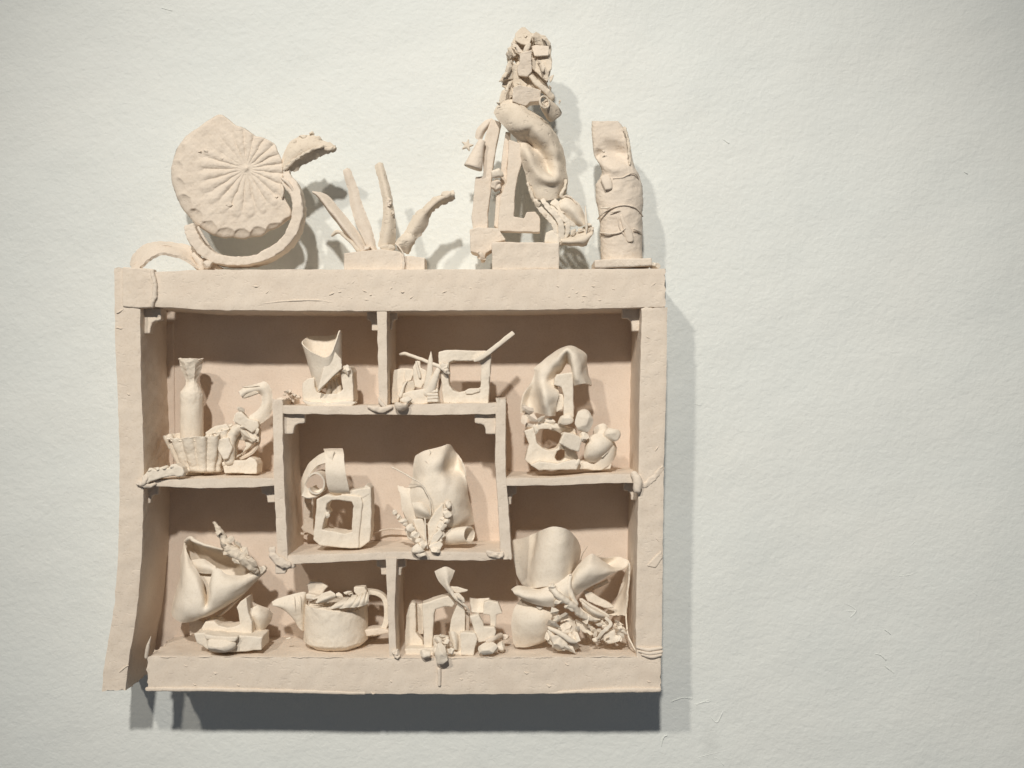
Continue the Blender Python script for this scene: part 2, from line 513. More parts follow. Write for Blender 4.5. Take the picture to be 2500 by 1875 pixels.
# ------------------------------------------------------------------ the wall
def build_wall():
    nx, ny = 260, 200
    xs = np.linspace(-900, 3400, nx); ys = np.linspace(-700, 2600, ny)
    X, Y = np.meshgrid(xs, ys)
    V = np.stack(((X - CX) * K, np.full(X.shape, WALL * K), (CY - Y) * K), -1).reshape(-1, 3)
    nz = vnoise(V, 420, 0)[:, 1] * 1.2 + vnoise(V, 120, 1)[:, 1] * 0.45
    V[:, 1] += np.minimum(nz, 2.5) * K
    faces = [(i * nx + j, i * nx + j + 1, (i + 1) * nx + j + 1, (i + 1) * nx + j) for i in range(ny - 1) for j in range(nx - 1)]
    faces = [tuple(reversed(f)) for f in faces]
    o = link('wall', V, faces, M_WALL, None)
    o['kind'] = 'structure'; o['label'] = 'white painted plaster wall with fine roller texture behind the shelf'
    # ridges and flakes of dried paint standing on the wall
    def ridge(pts, r, name='paint_ridge'):
        f = (DC + WALL) / DC
        q = [(p[0], p[1], WALL + .1, r * .65 * (.6 + .8 * ((i_ * 7) % 3) / 2), r * 0.4) for i_, p in enumerate(pts)]
        ob = sweep(name, None, ID, q, mat=M_WALL, seg=8, amp=0.5, fine=0.5, step=4)
        ob.parent = o
    def cw(pts, x0=1700, y0=1200, s=0.4069): return [(x0 + p[0] * s, y0 + p[1] * s) for p in pts]
    ridge(cw([(850, 605), (900, 575), (980, 525), (1080, 485), (1190, 478)]), 2.0)
    ridge(cw([(1210, 510), (1280, 500), (1310, 485)]), 1.6)
    ridge(cw([(1380, 515), (1430, 500)]), 1.6)
    ridge(cw([(1585, 562), (1640, 590), (1685, 622)]), 2.6)
    ridge(cw([(880, 665), (930, 690), (960, 715), (925, 755)]), 2.2)
    ridge(cw([(900, 715), (950, 720)]), 1.8)
    ridge(cw([(1130, 828), (1165, 855)]), 2.2)
    ridge(cw([(1075, 975), (1110, 985), (1140, 1010)]), 1.8)
    ridge(cw([(1130, 1045), (1185, 1090)]), 1.8)
    ridge(cw([(0, 1275), (40, 1265), (80, 1262)]), 2.4)
    ridge(cw([(90, 1355), (125, 1385), (160, 1320)]), 2.6)
    ridge(cw([(100, 1590), (135, 1610), (165, 1640)]), 2.2)
    ridge(cw([(1420, 110), (1470, 125)]), 2.0)
    ridge(cw([(1270, 340), (1310, 300)]), 1.8)
    ridge(cw([(620, 890), (660, 880)]), 1.8)
    ridge(cw([(200, 392), (215, 398)]), 1.8)
    ridge([(1640, 1713), (1665, 1704), (1690, 1705)], 2.2)
    ridge([(1700, 1722), (1725, 1710), (1735, 1712)], 2.0)
    ridge([(1615, 1822), (1620, 1800), (1628, 1795)], 2.2)
    ridge([(1980, 60), (1995, 75)], 2.6)
    ridge([(1765, 340), (1780, 350)], 2.4)
    ridge([(2355, 420), (2362, 424)], 2.2); ridge([(395, 20), (420, 26)], 2.0)
    ridge([(2300, 1395), (2302, 1400)], 1.6); ridge([(1690, 985), (1712, 990)], 2.0)
    ridge([(1700, 1850), (1740, 1840), (1800, 1826)], 1.4)
build_wall()

# ------------------------------------------------------------------ the shelf
shelf = thing('clay_shelf', 'pink clay wall shelf with irregular compartments and a bowed left side board',
              'shelf', (940, 1690, 190))
board('top_board', shelf, [(366, 664), (480, 658), (700, 657), (1006, 657), (1300, 656), (1624, 655)],
      [(366, 749), (430, 752), (489, 757), (700, 759), (918, 760), (1300, 757), (1564, 751), (1624, 750)], 0, 0, 198, lo=366, hi=1624, ragged=1.5)
board('left_board', shelf,
      [(277, 656), (278, 740), (279, 821), (287, 1001), (290, 1128), (290, 1220), (287, 1346), (278, 1473), (263, 1563), (250, 1640), (248, 1678)],
      [(342, 656), (342, 748), (344, 929), (348, 1038), (351, 1146), (350, 1220), (346, 1365), (336, 1473), (328, 1534), (314, 1610), (307, 1678)],
      1, 1.5, 197, lo=655, hi=1686, ragged=2.0)
slab('corner_block', shelf, ID, [(300, 653), (371, 657), (377, 690), (374, 730), (366, 750), (341, 751), (300, 748)], -2, 30, mat=M_SHELF, soft=2)
board('right_board', shelf, [(1566, 748), (1564, 850), (1561, 965), (1559, 1146), (1556, 1292), (1553, 1450), (1552, 1545), (1554, 1604)],
      [(1630, 748), (1629, 850), (1628, 940), (1622, 1128), (1621, 1220), (1618, 1450), (1617, 1581), (1616, 1604)],
      1, 1.0, 197, lo=751, hi=1606, ragged=1.5)
board('bottom_board', shelf, [(360, 1604), (372, 1600), (507, 1602), (889, 1606), (1183, 1605), (1553, 1603), (1614, 1606)],
      [(360, 1686), (654, 1689), (889, 1695), (1183, 1696), (1535, 1692), (1614, 1689)], 0, 0, 196, lo=360, hi=1614, ragged=2.5)
sweep('board_lip', shelf, ID, [(360, 1682, 2, 5), (500, 1683, 0, 5), (654, 1686, 1, 4.5), (889, 1692, 3, 4)], mat=M_SHELF, e=2.5)
sweep('board_lip', shelf, ID, [(1340, 1691, 3, 3), (1440, 1687, 0, 5), (1540, 1684, 0, 6), (1608, 1684, 1, 6)], mat=M_SHELF, e=2.5)
# back panel with an overlapping strip at the left
def back_panel():
    x0, x1, y0, y1 = 280, 1622, 665, 1692
    nx, ny = 220, 170
    X, Y = np.meshgrid(np.linspace(x0, x1, nx), np.linspace(y0, y1, ny))
    F_ = np.stack(((X - CX) * K, np.full(X.shape, PANEL * K), (CY - Y) * K), -1).reshape(-1, 3)
    B_ = F_.copy(); B_[:, 1] += 9 * K
    nz = vnoise(F_, 160, 0)[:, 1] * 0.8 + vnoise(F_, 45, 1)[:, 1] * 0.3
    F_[:, 1] += nz * K
    V = np.concatenate((F_, B_)); n = nx * ny
    faces = []
    for i in range(ny - 1):
        for j in range(nx - 1):
            a = i * nx + j
            faces.append((a + nx, a + nx + 1, a + 1, a))
    ring = [j for j in range(nx)] + [i * nx + nx - 1 for i in range(1, ny)] + [(ny - 1) * nx + j for j in range(nx - 2, -1, -1)] + [i * nx for i in range(ny - 2, 0, -1)]
    for q in range(len(ring)):
        a, b = ring[q], ring[(q + 1) % len(ring)]
        faces.append((a, b, b + n, a + n))
    faces.append(tuple(r + n for r in reversed(ring)))
    return link('back_panel', V, faces, M_PANEL, shelf)
back_panel()
slab('panel_strip', shelf, ID, [(404, 790), (423, 790), (425, 900), (426, 1060), (422, 1140), (404, 1140)], PANEL - 3, 6, mat=M_PANEL, voxel=2.5)

# dividers and shelves
board('divider', shelf, [(918, 752), (922, 867), (924, 993)], [(945, 752), (945, 880), (946, 993)], 1, 3, 191, lo=752, hi=992)
board('box_top', shelf, [(680, 989), (757, 990), (828, 990), (957, 988), (1081, 985), (1226, 984)],
      [(680, 1010), (757, 1012), (957, 1013), (1063, 1014), (1226, 1011)], 0, 4, 191, lo=680, hi=1226)
board('box_side', shelf, [(664, 975), (667, 1156), (673, 1296), (676, 1375)],
      [(690, 975), (691, 1100), (695, 1212), (702, 1352), (704, 1375)], 1, 2.5, 191, lo=976, hi=1374, ragged=1.5)
board('box_side', shelf, [(1211, 972), (1208, 1128), (1214, 1212), (1222, 1366)],
      [(1235, 972), (1235, 1156), (1242, 1240), (1250, 1366)], 1, 2.5, 191, lo=973, hi=1366, ragged=1.5)
board('box_floor', shelf, [(690, 1357), (780, 1353), (856, 1352), (968, 1347), (1080, 1347), (1238, 1350)],
      [(690, 1380), (750, 1377), (828, 1373), (968, 1366), (1080, 1369), (1179, 1370), (1238, 1365)], 0, 4, 191, lo=688, hi=1240)
board('shelf_board', shelf, [(340, 1172), (378, 1172), (501, 1167), (676, 1167)],
      [(340, 1182), (375, 1188), (487, 1193), (615, 1191), (676, 1186)], 0, 4, 191, lo=340, hi=678)
board('shelf_board', shelf, [(1228, 1167), (1346, 1167), (1465, 1158), (1566, 1157)],
      [(1228, 1187), (1359, 1186), (1465, 1181), (1566, 1180)], 0, 4, 191, lo=1228, hi=1568)
board('divider', shelf, [(940, 1362), (944, 1461), (947, 1546), (950, 1610)], [(968, 1362), (964, 1478), (967, 1579), (971, 1610)], 1, 3, 191, lo=1362, hi=1608)

def bracket(x, y, sx, w=46, h=44, z=18, t=16):
    """concave corner bracket under a board: corner at (x, y), reaching sx*w sideways and h down"""
    pts = [(x - sx * 3, y - 4), (x + sx * w, y - 4), (x + sx * w, y + h * 0.42), (x + sx * w * 0.72, y + h * 0.45), (x + sx * w * 0.55, y + h * 0.55),
           (x + sx * w * 0.48, y + h * 0.75), (x + sx * w * 0.46, y + h), (x - sx * 3, y + h)]
    slab('corner_bracket', shelf, ID, pts, z, t, mat=M_SHELF, voxel=1.6, soft=2)
bracket(691, 1013, 1, 52, 46, 20); bracket(1210, 1013, -1, 50, 46, 20)
bracket(344, 757, 1, 48, 56, 30, 22); bracket(920, 760, -1, 24, 46, 48); bracket(945, 760, 1, 24, 44, 60); bracket(1566, 752, -1, 46, 56, 45, 20)
bracket(350, 1190, 1, 36, 38, 35); bracket(668, 1188, -1, 30, 38, 40); bracket(1236, 1187, 1, 24, 44, 48); bracket(1558, 1180, -1, 34, 40, 40)
bracket(942, 1367, -1, 22, 36, 40); bracket(968, 1368, 1, 22, 36, 40); bracket(676, 1378, 1, 42, 22, 5, 22)

# smears and scars on the shelf
sweep('clay_smear', shelf, ID, [(1548, 1158, -2, 9), (1556, 1172, -6, 11), (1556, 1194, -7, 10), (1558, 1204, -4, 4)], mat=M_SHELF, rough=1)
sweep('clay_smear', shelf, ID, [(1560, 1180, 0, 6, 3), (1574, 1184, 0, 7, 3), (1590, 1172, 1, 7, 2.4), (1606, 1156, 1.6, 7, 2.4), (1618, 1140, 1.8, 5, 2)], mat=M_SHELF, rough=1.5)
for q, (yy, x0_, x1_) in enumerate(((1583, 1556, 1614), (1592, 1560, 1615), (1600, 1568, 1613))):
    sweep('clay_coil', shelf, ID, [(x0_, yy - 2, 0, 3), ((x0_ + x1_) / 2, yy + 3, -2, 5), (x1_, yy - 1, 0, 4)], mat=M_SHELF)
slab('clay_flap', shelf, ID, [(1579, 1381), (1598, 1362), (1614, 1345), (1618, 1360), (1600, 1386)], -0.6, 4, mat=M_SHELF, voxel=1.5, soft=1)
sweep('clay_smear', shelf, ID, [(372, 662, -2, 5), (378, 690, -3, 5), (377, 720, -3, 6), (370, 748, -2, 4)], mat=M_SHELF, rough=1)
sweep('clay_smear', shelf, ID, [(900, 994, 0, 4, 3), (918, 999, -3, 7, 3), (934, 1000, -4, 7, 3), (956, 993, -1, 5, 3)], mat=M_SHELF, rough=1)
slab('clay_flap', shelf, ID, [(923, 970), (936, 984), (948, 1000), (932, 992), (924, 982)], -4, 5, mat=M_SHELF, voxel=1.5, soft=1)
sweep('clay_smear', shelf, ID, [(664, 1338, -1, 8, 4), (668, 1358, -3, 9, 5), (684, 1372, -3, 11, 6), (704, 1380, 0, 8, 6)], mat=M_SHELF, rough=2)
sweep('clay_sliver', shelf, ID, [(357, 1604, 0, 4), (361, 1580, -4, 4.5), (368, 1554, -8, 0.8)], mat=M_SHELF)
sweep('clay_smear', shelf, ID, [(336, 1182, -6, 4), (346, 1180, -5, 7), (362, 1186, -2, 6), (378, 1180, 2, 4)], mat=M_SHELF, rough=2)
lump('clay_smear', shelf, ID, 968, 1596, 0, 9, 12, 8, mat=M_SHELF, rough=.3)
sweep('clay_drip', shelf, ID, [(1072, 1634, -2, 5), (1073, 1655, -2, 4), (1073, 1672, -2, 4)], mat=M_SHELF)
sweep('clay_smear', shelf, ID, [(1188, 1348, 1, 5, 3), (1210, 1354, -1, 8, 4), (1226, 1356, 0, 8, 4)], mat=M_SHELF, rough=2)
for i in range(26):   # thin burrs left along the front edge of the bottom board
    xx = RS.uniform(380, 1520); yy = poly_at([(360, 1604), (507, 1602), (889, 1606), (1183, 1605), (1553, 1603)], xx); l_ = RS.uniform(20, 60); r_ = RS.uniform(.7, 1.5)
    sweep('edge_burr', shelf, ID, [(xx, yy + 1, .6, r_ * .5), (xx + l_ * .4, yy + RS.uniform(-1, 2), -.4, r_), (xx + l_, yy + 1, .6, r_ * .4)], mat=M_SHELF, seg=8, rough=.7)
for i in range(24):
    cx_ = RS.choice((RS.gauss(900, 90), RS.gauss(1420, 60), RS.uniform(400, 1600))); yy = RS.uniform(690, 738)
    a_ = RS.uniform(-.9, .5); l_ = RS.uniform(4, 14)
    sweep('surface_scar', shelf, ID, [(cx_, yy, .9, 1.2), (cx_ + l_ * .5 * math.cos(a_), yy + l_ * .5 * math.sin(a_), 0, 1.8), (cx_ + l_ * math.cos(a_), yy + l_ * math.sin(a_), .9, 1)], mat=M_SHELF, seg=8, rough=.9)
sweep('surface_scar', shelf, ID, [(630, 742, 1, 1.5), (700, 735, .4, 2.2), (770, 733, .4, 2.2), (810, 738, 1, 1)], mat=M_SHELF, seg=8)
for xx, yy in ((450, 1622), (470, 1668), (578, 1670), (905, 1690), (950, 1660), (1120, 1655), (1335, 1672), (1380, 1620), (1580, 1662), (520, 1640), (1280, 1640)):
    sweep('surface_scar', shelf, ID, [(xx, yy, .9, 1.2), (xx + 5, yy + 4, 0, 2), (xx + 10, yy + 3, .9, 1)], mat=M_SHELF, seg=8, rough=.8)
for xx, yy, dx_, dy_ in ((300, 756, -16, 8), (284, 800, 14, 2), (1600, 1100, 8, -10), (1590, 700, 14, -12), (292, 1640, 22, -16), (1576, 820, 10, 6), (310, 960, 8, 5), (1600, 1310, 10, 12)):
    sweep('surface_scar', shelf, ID, [(xx, yy, 1.2, 1.2), (xx + dx_ * .5, yy + dy_ * .6, .6, 1.8), (xx + dx_, yy + dy_, 1.4, 1)], mat=M_SHELF, seg=8, rough=.6)

#__OBJECTS__
# ------------------------------------------------------------------ crops of the photograph the pieces were measured in
A = Crop(300, 250, 0.25316); B = Crop(740, 350, 0.18987); C2 = Crop(1100, 280, 0.23508); C1 = Crop(1110, 50, 0.18084)
E = Crop(330, 740, 0.28481); J = Crop(900, 740, 0.18083); Lc = Crop(1200, 780, 0.26522); M = Crop(660, 960, 0.28029)
O = Crop(340, 1220, 0.25316); P = Crop(640, 1360, 0.16877); Q = Crop(930, 1340, 0.21700); R = Crop(1200, 1240, 0.25316)

# ================================================================== on top of the shelf
# ---- fluted broken disc on a crescent ring
t = thing('disc_sculpture', 'broken fluted clay disc with scalloped rim, leaning in a crescent ring on the shelf top',
          'clay sculpture', (580, 663, 60))
def fluted_disc():
    outl = [(935, 112), (1090, 225), (1280, 330), (1465, 400), (1492, 470), (1540, 600), (1545, 720), (1530, 830), (1542, 920), (1600, 990), (1652, 1030),
            (1640, 1105), (1560, 1150), (1490, 1200), (1420, 1215), (1350, 1262), (1270, 1262), (1180, 1290), (1090, 1268), (1000, 1275), (930, 1262), (850, 1225), (760, 1165), (690, 1090), (625, 1020), (575, 930), (545, 860), (520, 770),
            (505, 680), (515, 560), (540, 470), (600, 350), (720, 250), (850, 160)]
    q = np.array([(a[0], a[1]) for a in A(outl)]); c = np.array(A([(1190, 640)])[0])
    ang = np.arctan2(q[:, 1] - c[1], q[:, 0] - c[0]); rad = np.hypot(q[:, 0] - c[0], q[:, 1] - c[1])
    o_ = np.argsort(ang); ang, rad = ang[o_], rad[o_]
    nth, nr = 420, 74
    th = np.linspace(-math.pi, math.pi, nth, endpoint=False)
    R0 = np.interp(th, ang, rad, period=2 * math.pi)
    R0 = np.convolve(np.pad(R0, 3, 'wrap'), np.ones(7) / 7, 'valid')
    low = np.clip(np.cos(th - 2.3) * 1.6, 0, 1)
    sc = np.abs(np.sin(th * 12.5)) ** 0.8
    R1 = R0.copy(); R0 = R0 - low * (2 + 12 * sc)
    u = np.linspace(0, 1, nr)
    rr = u[:, None] * R0[None, :]
    full = 128.0
    nfl = 21
    # radial flutes with rounded outer ends
    ph = nfl * th / 2 + 0.25 * np.sin(2 * th)
    pet = np.abs(np.cos(ph))
    endr = 116 + 8 * np.cos(th - 2.6) - 16 * (1 - pet) ** 1.5
    win = np.clip((rr - 8) / 20, 0, 1) * np.clip((endr[None, :] - rr) / 9, 0, 1) ** .6
    keep = 1 - .75 * np.exp(-((th + 2.45) / .35) ** 2)
    h = (2.2 - 5.0 * pet ** .75)[None, :] * win * keep * np.clip(rr / 70, .3, 1)
    boss = -5.0 * np.exp(-(rr / 6.0) ** 2)
    z = 46 + h + boss + 3 * (u[:, None] ** 2)
    z = z + np.clip((u[:, None] - 0.965) / 0.035, 0, 1) ** 2 * 4
    X = c[0] + rr * np.cos(th); Y = c[1] + rr * np.sin(th)
    Fv = np.stack((X, Y, z), -1)
    # raised side, notched like pinched pastry along the lower left
    rim = []
    for dz, k in ((3, .45), (7, .8), (12, 1.0), (24, 1.0)):
        rad_ = R0 + (R1 - R0) * k * (1.0 if dz < 24 else 1.0) + low * 5 * k
        rim.append(np.stack((c[0] + rad_ * np.cos(th) - low * 5 * k, c[1] + rad_ * np.sin(th) + low * 4 * k, z[-1] + dz), -1))
    V = [Fv.reshape(-1, 3)] + [r for r in rim]
    back = np.stack((c[0] + (X[-1] - c[0]) * .9, c[1] + (Y[-1] - c[1]) * .9, np.full(nth, 74.0)), -1)
    V.append(back); V.append(np.array([[c[0], c[1], 74.0]]))
    V = wobble(W(np.concatenate(V)), 0.7, 0.3)
    faces = []
    rows = nr + len(rim) + 1
    for i in range(rows - 1):
        for j in range(nth):
            a = i * nth + j; b = i * nth + (j + 1) % nth
            faces.append((a, a + nth, b + nth, b))
    last = (rows - 1) * nth; cc = rows * nth
    for j in range(nth): faces.append((last + j, cc, last + (j + 1) % nth))
    bm = recalc(V, faces); bmesh.ops.remove_doubles(bm, verts=bm.verts, dist=1e-6)
    me = bpy.data.meshes.new('fluted_disc'); bm.to_mesh(me); bm.free(); me.shade_smooth(); me.materials.append(M_SHELF)
    o = bpy.data.objects.new('fluted_disc', me); COL.objects.link(o); place(o, t)
fluted_disc()
for (x, y, s_) in ((745, 478, 20), (800, 470, 24), (960, 540, 20), (1025, 985, 34), (1480, 915, 18), (1050, 560, 12), (1140, 490, 10), (1100, 600, 12)):
    lump('clay_blob', t, A, x, y, 46.5, s_, s_ * .6, s_ * .5, mat=M_SHELF, rough=.3, sub=3)
sweep('crescent_ring', t, A, [(665, 1195, 50, 53, 90), (690, 1290, 50, 56, 100), (760, 1400, 50, 58, 110), (870, 1490, 50, 53, 120), (1000, 1535, 50, 49, 120), (1150, 1545, 50, 43, 120),
      (1300, 1525, 50, 44, 120), (1440, 1465, 50, 49, 120), (1570, 1370, 50, 51, 110), (1660, 1240, 50, 53, 110), (1700, 1090, 50, 53, 100), (1695, 960, 50, 51, 90), (1650, 830, 52, 60, 70), (1590, 720, 55, 38, 50), (1600, 650, 58, 12, 30)],
      e=9, mat=M_SHELF, seg=44, amp=1.0, fine=.5, rough=1.3, cap='flat')
sweep('torn_rib', t, A, [(1535, 735, 35, 12), (1590, 775, 32, 16), (1640, 850, 34, 14), (1680, 945, 40, 8)], mat=M_SHELF)
sweep('torn_rib', t, A, [(1535, 760, 38, 10), (1580, 830, 36, 16), (1640, 900, 38, 14), (1670, 980, 40, 6)], mat=M_SHELF)
sweep('torn_rib', t, A, [(1540, 800, 45, 16), (1540, 860, 42, 18), (1535, 915, 42, 10)], mat=M_SHELF)
leaf = sheet('leaf', t, A, [[(1525, 605, 60), (1600, 410, 62), (1680, 350, 66), (1780, 320, 66), (1930, 372, 66), (2050, 425, 66)],
      [(1560, 630, 52), (1640, 520, 46), (1740, 460, 46), (1830, 430, 48), (1930, 430, 54), (2058, 440, 62)],
      [(1640, 672, 62), (1730, 605, 66), (1810, 560, 68), (1880, 530, 68), (1950, 495, 68), (2040, 468, 66)]], th=8, mat=M_TAN, ragged=2.5, amp=1)
lump('leaf_crust', leaf, A, 1740, 335, 60, 50, 26, 20, mat=M_TAN, rough=.5, facets=6)
lump('leaf_crust', leaf, A, 1880, 350, 60, 46, 24, 20, mat=M_TAN, rough=.5, facets=6)
lump('leaf_crust', leaf, A, 1650, 385, 56, 30, 24, 16, mat=M_TAN, rough=.5, facets=6)
lump('leaf_crust', leaf, A, 1990, 450, 54, 60, 20, 16, mat=M_TAN, rough=.4)
lump('leaf_crust', leaf, A, 1820, 300, 60, 26, 18, 16, mat=M_TAN, rough=.5, facets=4)
sweep('leaf_rib', leaf, A, [(1560, 640, 46, 20), (1680, 540, 40, 16), (1800, 465, 40, 14), (1930, 420, 46, 10)], mat=M_TAN, rough=1.5)
slab('torn_rib', t, A, [(680, 1580), (760, 1500), (860, 1540), (950, 1600), (900, 1618), (720, 1625)], 40, 30, mat=M_SHELF)
lump('clay_knob', t, A, 820, 1565, 20, 48, 42, 40, mat=M_SHELF, facets=3, rough=.2)
sweep('torn_rib', t, A, [(730, 1210, 25, 14), (770, 1290, 22, 14), (830, 1375, 25, 10)], mat=M_SHELF)
# ---- curled strip at the far left
t = thing('curled_leaf', 'arched ribbed clay leaf strip lying at the far left end of the shelf top', 'clay leaf', (395, 663, 50))
sheet('strip', t, A, [[(80, 1560, 70), (110, 1470, 80), (200, 1390, 90), (340, 1350, 95), (500, 1365, 95), (640, 1390, 90), (730, 1440, 85)],
      [(95, 1600, 50), (160, 1510, 50), (240, 1440, 52), (350, 1395, 55), (490, 1420, 58), (640, 1480, 60), (740, 1540, 60)],
      [(165, 1608, 25), (215, 1555, 22), (290, 1500, 22), (390, 1465, 24), (500, 1480, 26), (620, 1530, 30), (730, 1600, 34)]], th=7, mat=M_SHELF, ragged=1.5, amp=1)
for k in range(5):
    sweep('leaf_vein', t, A, [(110 + k * 22, 1560 - k * 14, 44 - 2 * k, 5), (230 + k * 18, 1440 - k * 10, 50, 6), (330 + k * 18, 1395 - k * 4, 55, 6), (430 + k * 10, 1415 - k * 7, 58, 3)], mat=M_SHELF, seg=8)
sweep('stalk', t, A, [(700, 1480, 50, 40), (745, 1540, 40, 38), (760, 1600, 38, 34)], mat=M_SHELF, rough=1)

# ---- spiky plant
t = thing('spiky_plant', 'spiky clay plant with curved blades rising from a low block on the shelf top', 'clay plant', (925, 663, 60))
slab('base_block', t, B, [(530, 1420), (640, 1400), (800, 1388), (1000, 1362), (1150, 1378), (1250, 1402), (1290, 1440), (1300, 1650), (530, 1650)], 18, 75, mat=M_SHELF, amp=1)
slab('base_block', t, B, [(1285, 1455), (1400, 1450), (1480, 1465), (1560, 1470), (1565, 1650), (1285, 1650)], 24, 60, mat=M_SHELF, amp=1)
slab('blade', t, B, [(1290, 1425), (1310, 1520), (1300, 1620), (1275, 1625), (1280, 1500), (1262, 1425)], 14, 8, mat=M_SHELF, voxel=1.5)
sheet('blade', t, B, [[(118, 620, 40), (240, 640, 52), (340, 700, 60), (450, 830, 62), (580, 985, 62), (750, 1205, 60), (850, 1390, 58)],
      [(120, 622, 38), (190, 662, 36), (330, 840, 34), (430, 960, 34), (520, 1080, 34), (650, 1240, 36), (770, 1400, 40)],
      [(120, 626, 40), (185, 680, 60), (300, 830, 74), (390, 960, 76), (470, 1060, 76), (600, 1250, 74), (700, 1395, 66)]], th=4, mat=M_SHELF, amp=.5)
sheet('blade', t, B, [[(540, 340, 50), (525, 390, 50), (590, 620, 52), (630, 860, 52), (680, 1020, 50), (790, 1260, 46), (850, 1380, 44)],
      [(575, 322, 48), (570, 380, 46), (640, 610, 46), (700, 860, 45), (760, 1020, 44), (850, 1230, 42), (900, 1380, 42)],
      [(605, 335, 50), (625, 390, 50), (700, 580, 50), (765, 800, 50), (840, 980, 50), (900, 1180, 50), (945, 1370, 50)]], th=5, mat=M_SHELF, ragged=1.5)
sheet('blade', t, B, [[(925, 285, 66), (950, 380, 62), (985, 520, 58), (1030, 720, 52), (1035, 900, 46), (1005, 1120, 42), (970, 1320, 40)],
      [(975, 248, 62), (1010, 380, 54), (1050, 540, 48), (1090, 720, 42), (1105, 900, 36), (1090, 1120, 32), (1060, 1360, 34)],
      [(1022, 262, 66), (1055, 380, 64), (1100, 540, 60), (1140, 720, 54), (1170, 900, 50), (1190, 1120, 52), (1170, 1360, 56)]], th=4.5, mat=M_TAN, ragged=1.5)
lump('blade_scab', t, B, 1110, 760, 34, 26, 70, 20, mat=M_SHELF, rough=.5, facets=4)
lump('blade_scab', t, B, 1150, 900, 36, 20, 50, 20, mat=M_TAN, rough=.5, facets=4)
sheet('blade', t, B, [[(1210, 1290, 40), (1320, 1140, 44), (1430, 920, 50), (1560, 810, 52), (1690, 695, 52), (1800, 670, 50), (1925, 605, 50)],
      [(1215, 1310, 34), (1360, 1200, 34), (1500, 980, 34), (1610, 850, 36), (1740, 730, 38), (1850, 680, 40), (1945, 660, 42)],
      [(1260, 1400, 46), (1440, 1245, 50), (1575, 1090, 54), (1645, 900, 60), (1760, 810, 62), (1860, 755, 60), (1955, 715, 56)]], th=4, mat=M_TAN, ragged=3)
lump('blade_scab', t, B, 1850, 655, 40, 66, 44, 20, mat=M_TAN, rough=.2)
sweep('blade', t, B, [(375, 1185, 50, 16, 30), (430, 1140, 48, 24, 36), (490, 1150, 46, 22, 36), (560, 1225, 44, 18, 30), (640, 1290, 42, 24), (720, 1380, 42, 30)], mat=M_TAN, e=3)
sheet('blade', t, B, [[(1190, 1290, 36), (1290, 1180, 40), (1400, 1140, 44), (1430, 1180, 50)], [(1200, 1320, 24), (1290, 1260, 22), (1380, 1240, 26), (1430, 1260, 36)],
      [(1230, 1380, 30), (1300, 1400, 40), (1350, 1420, 46), (1380, 1330, 54)]], th=6, mat=M_TAN, ragged=2)
sweep('tendril', t, B, [(1185, 1290, 20, 9), (1240, 1340, 14, 9), (1285, 1410, 10, 9), (1302, 1510, 12, 4)], mat=M_SHELF)
lump('root_crumb', t, B, 820, 1350, 30, 50, 40, 40, mat=M_SHELF, rough=.3)
lump('root_crumb', t, B, 1080, 1345, 30, 90, 40, 40, mat=M_TAN, rough=.3)

# ---- tall standing assemblage
t = thing('tall_figure', 'tall clay figure of draped folds on an easel, topped by torn shards', 'clay sculpture', (1285, 663, 60))
slab('plinth', t, C2, [(430, 1325), (700, 1328), (1125, 1335), (1122, 1600), (436, 1612)], 8, 95, mat=M_SHELF, soft=2, amp=1)
slab('foot_block', t, C2, [(203, 1190), (300, 1170), (490, 1180), (570, 1300), (440, 1330), (425, 1400), (365, 1440), (350, 1500), (315, 1505), (290, 1440), (210, 1420)], 40, 60, mat=M_SHELF, amp=1.2, fine=.8)
lump('foot_crumb', t, C2, 325, 1470, 34, 34, 34, 30, mat=M_SHELF, rough=.4)
slab('easel_leg', t, C2, [(430, 48), (522, 78), (475, 300), (432, 560), (412, 800), (385, 1000), (382, 1185), (238, 1185), (222, 1080), (240, 900), (262, 650), (345, 640), (345, 300), (385, 150)], 55, 32, mat=M_SHELF, soft=2)
slab('easel_leg', t, C2, [(575, 180), (618, 190), (600, 420), (580, 560), (600, 700), (520, 870), (490, 1180), (455, 1150), (478, 830), (515, 820), (530, 500)], 62, 26, mat=M_SHELF, soft=2)
slab('easel_leg', t, C2, [(610, 260), (720, 300), (742, 480), (695, 640), (665, 800), (655, 1060), (765, 1080), (790, 1015), (880, 1010), (928, 1060), (925, 1218), (700, 1212), (492, 1205), (520, 860), (585, 700), (600, 420)], 42, 24, mat=M_SHELF, soft=2)
lump('cross_tie', t, C2, 485, 610, 38, 76, 50, 50, mat=M_PALE, rough=.3, facets=4)
lump('cross_tie', t, C2, 475, 740, 50, 72, 66, 50, mat=M_SHELF, rough=.2)
sweep('bell', t, C2, [(330, 270, 40, 36, 30), (300, 340, 40, 52, 50), (270, 440, 40, 76, 70), (235, 545, 40, 100, 90)], mat=M_SHELF, cap='flat', seg=28)
sheet('petal', t, C2, [[(262, 240, 66), (280, 150, 66), (350, 75, 66), (430, 42, 66)], [(280, 260, 58), (320, 170, 54), (370, 110, 54), (435, 45, 60)], [(320, 260, 64), (350, 190, 64), (400, 110, 64), (440, 50, 64)]], th=4, mat=M_SHELF)
star = []
for k in range(10):
    a = math.pi / 5 * k - math.pi / 2 + 0.25; r_ = 66 if k % 2 == 0 else 26
    star.append((172 + r_ * math.cos(a), 315 + r_ * math.sin(a)))
slab('star_flower', t, C2, star, 40, 8, mat=M_TAN, voxel=1.3, soft=1)
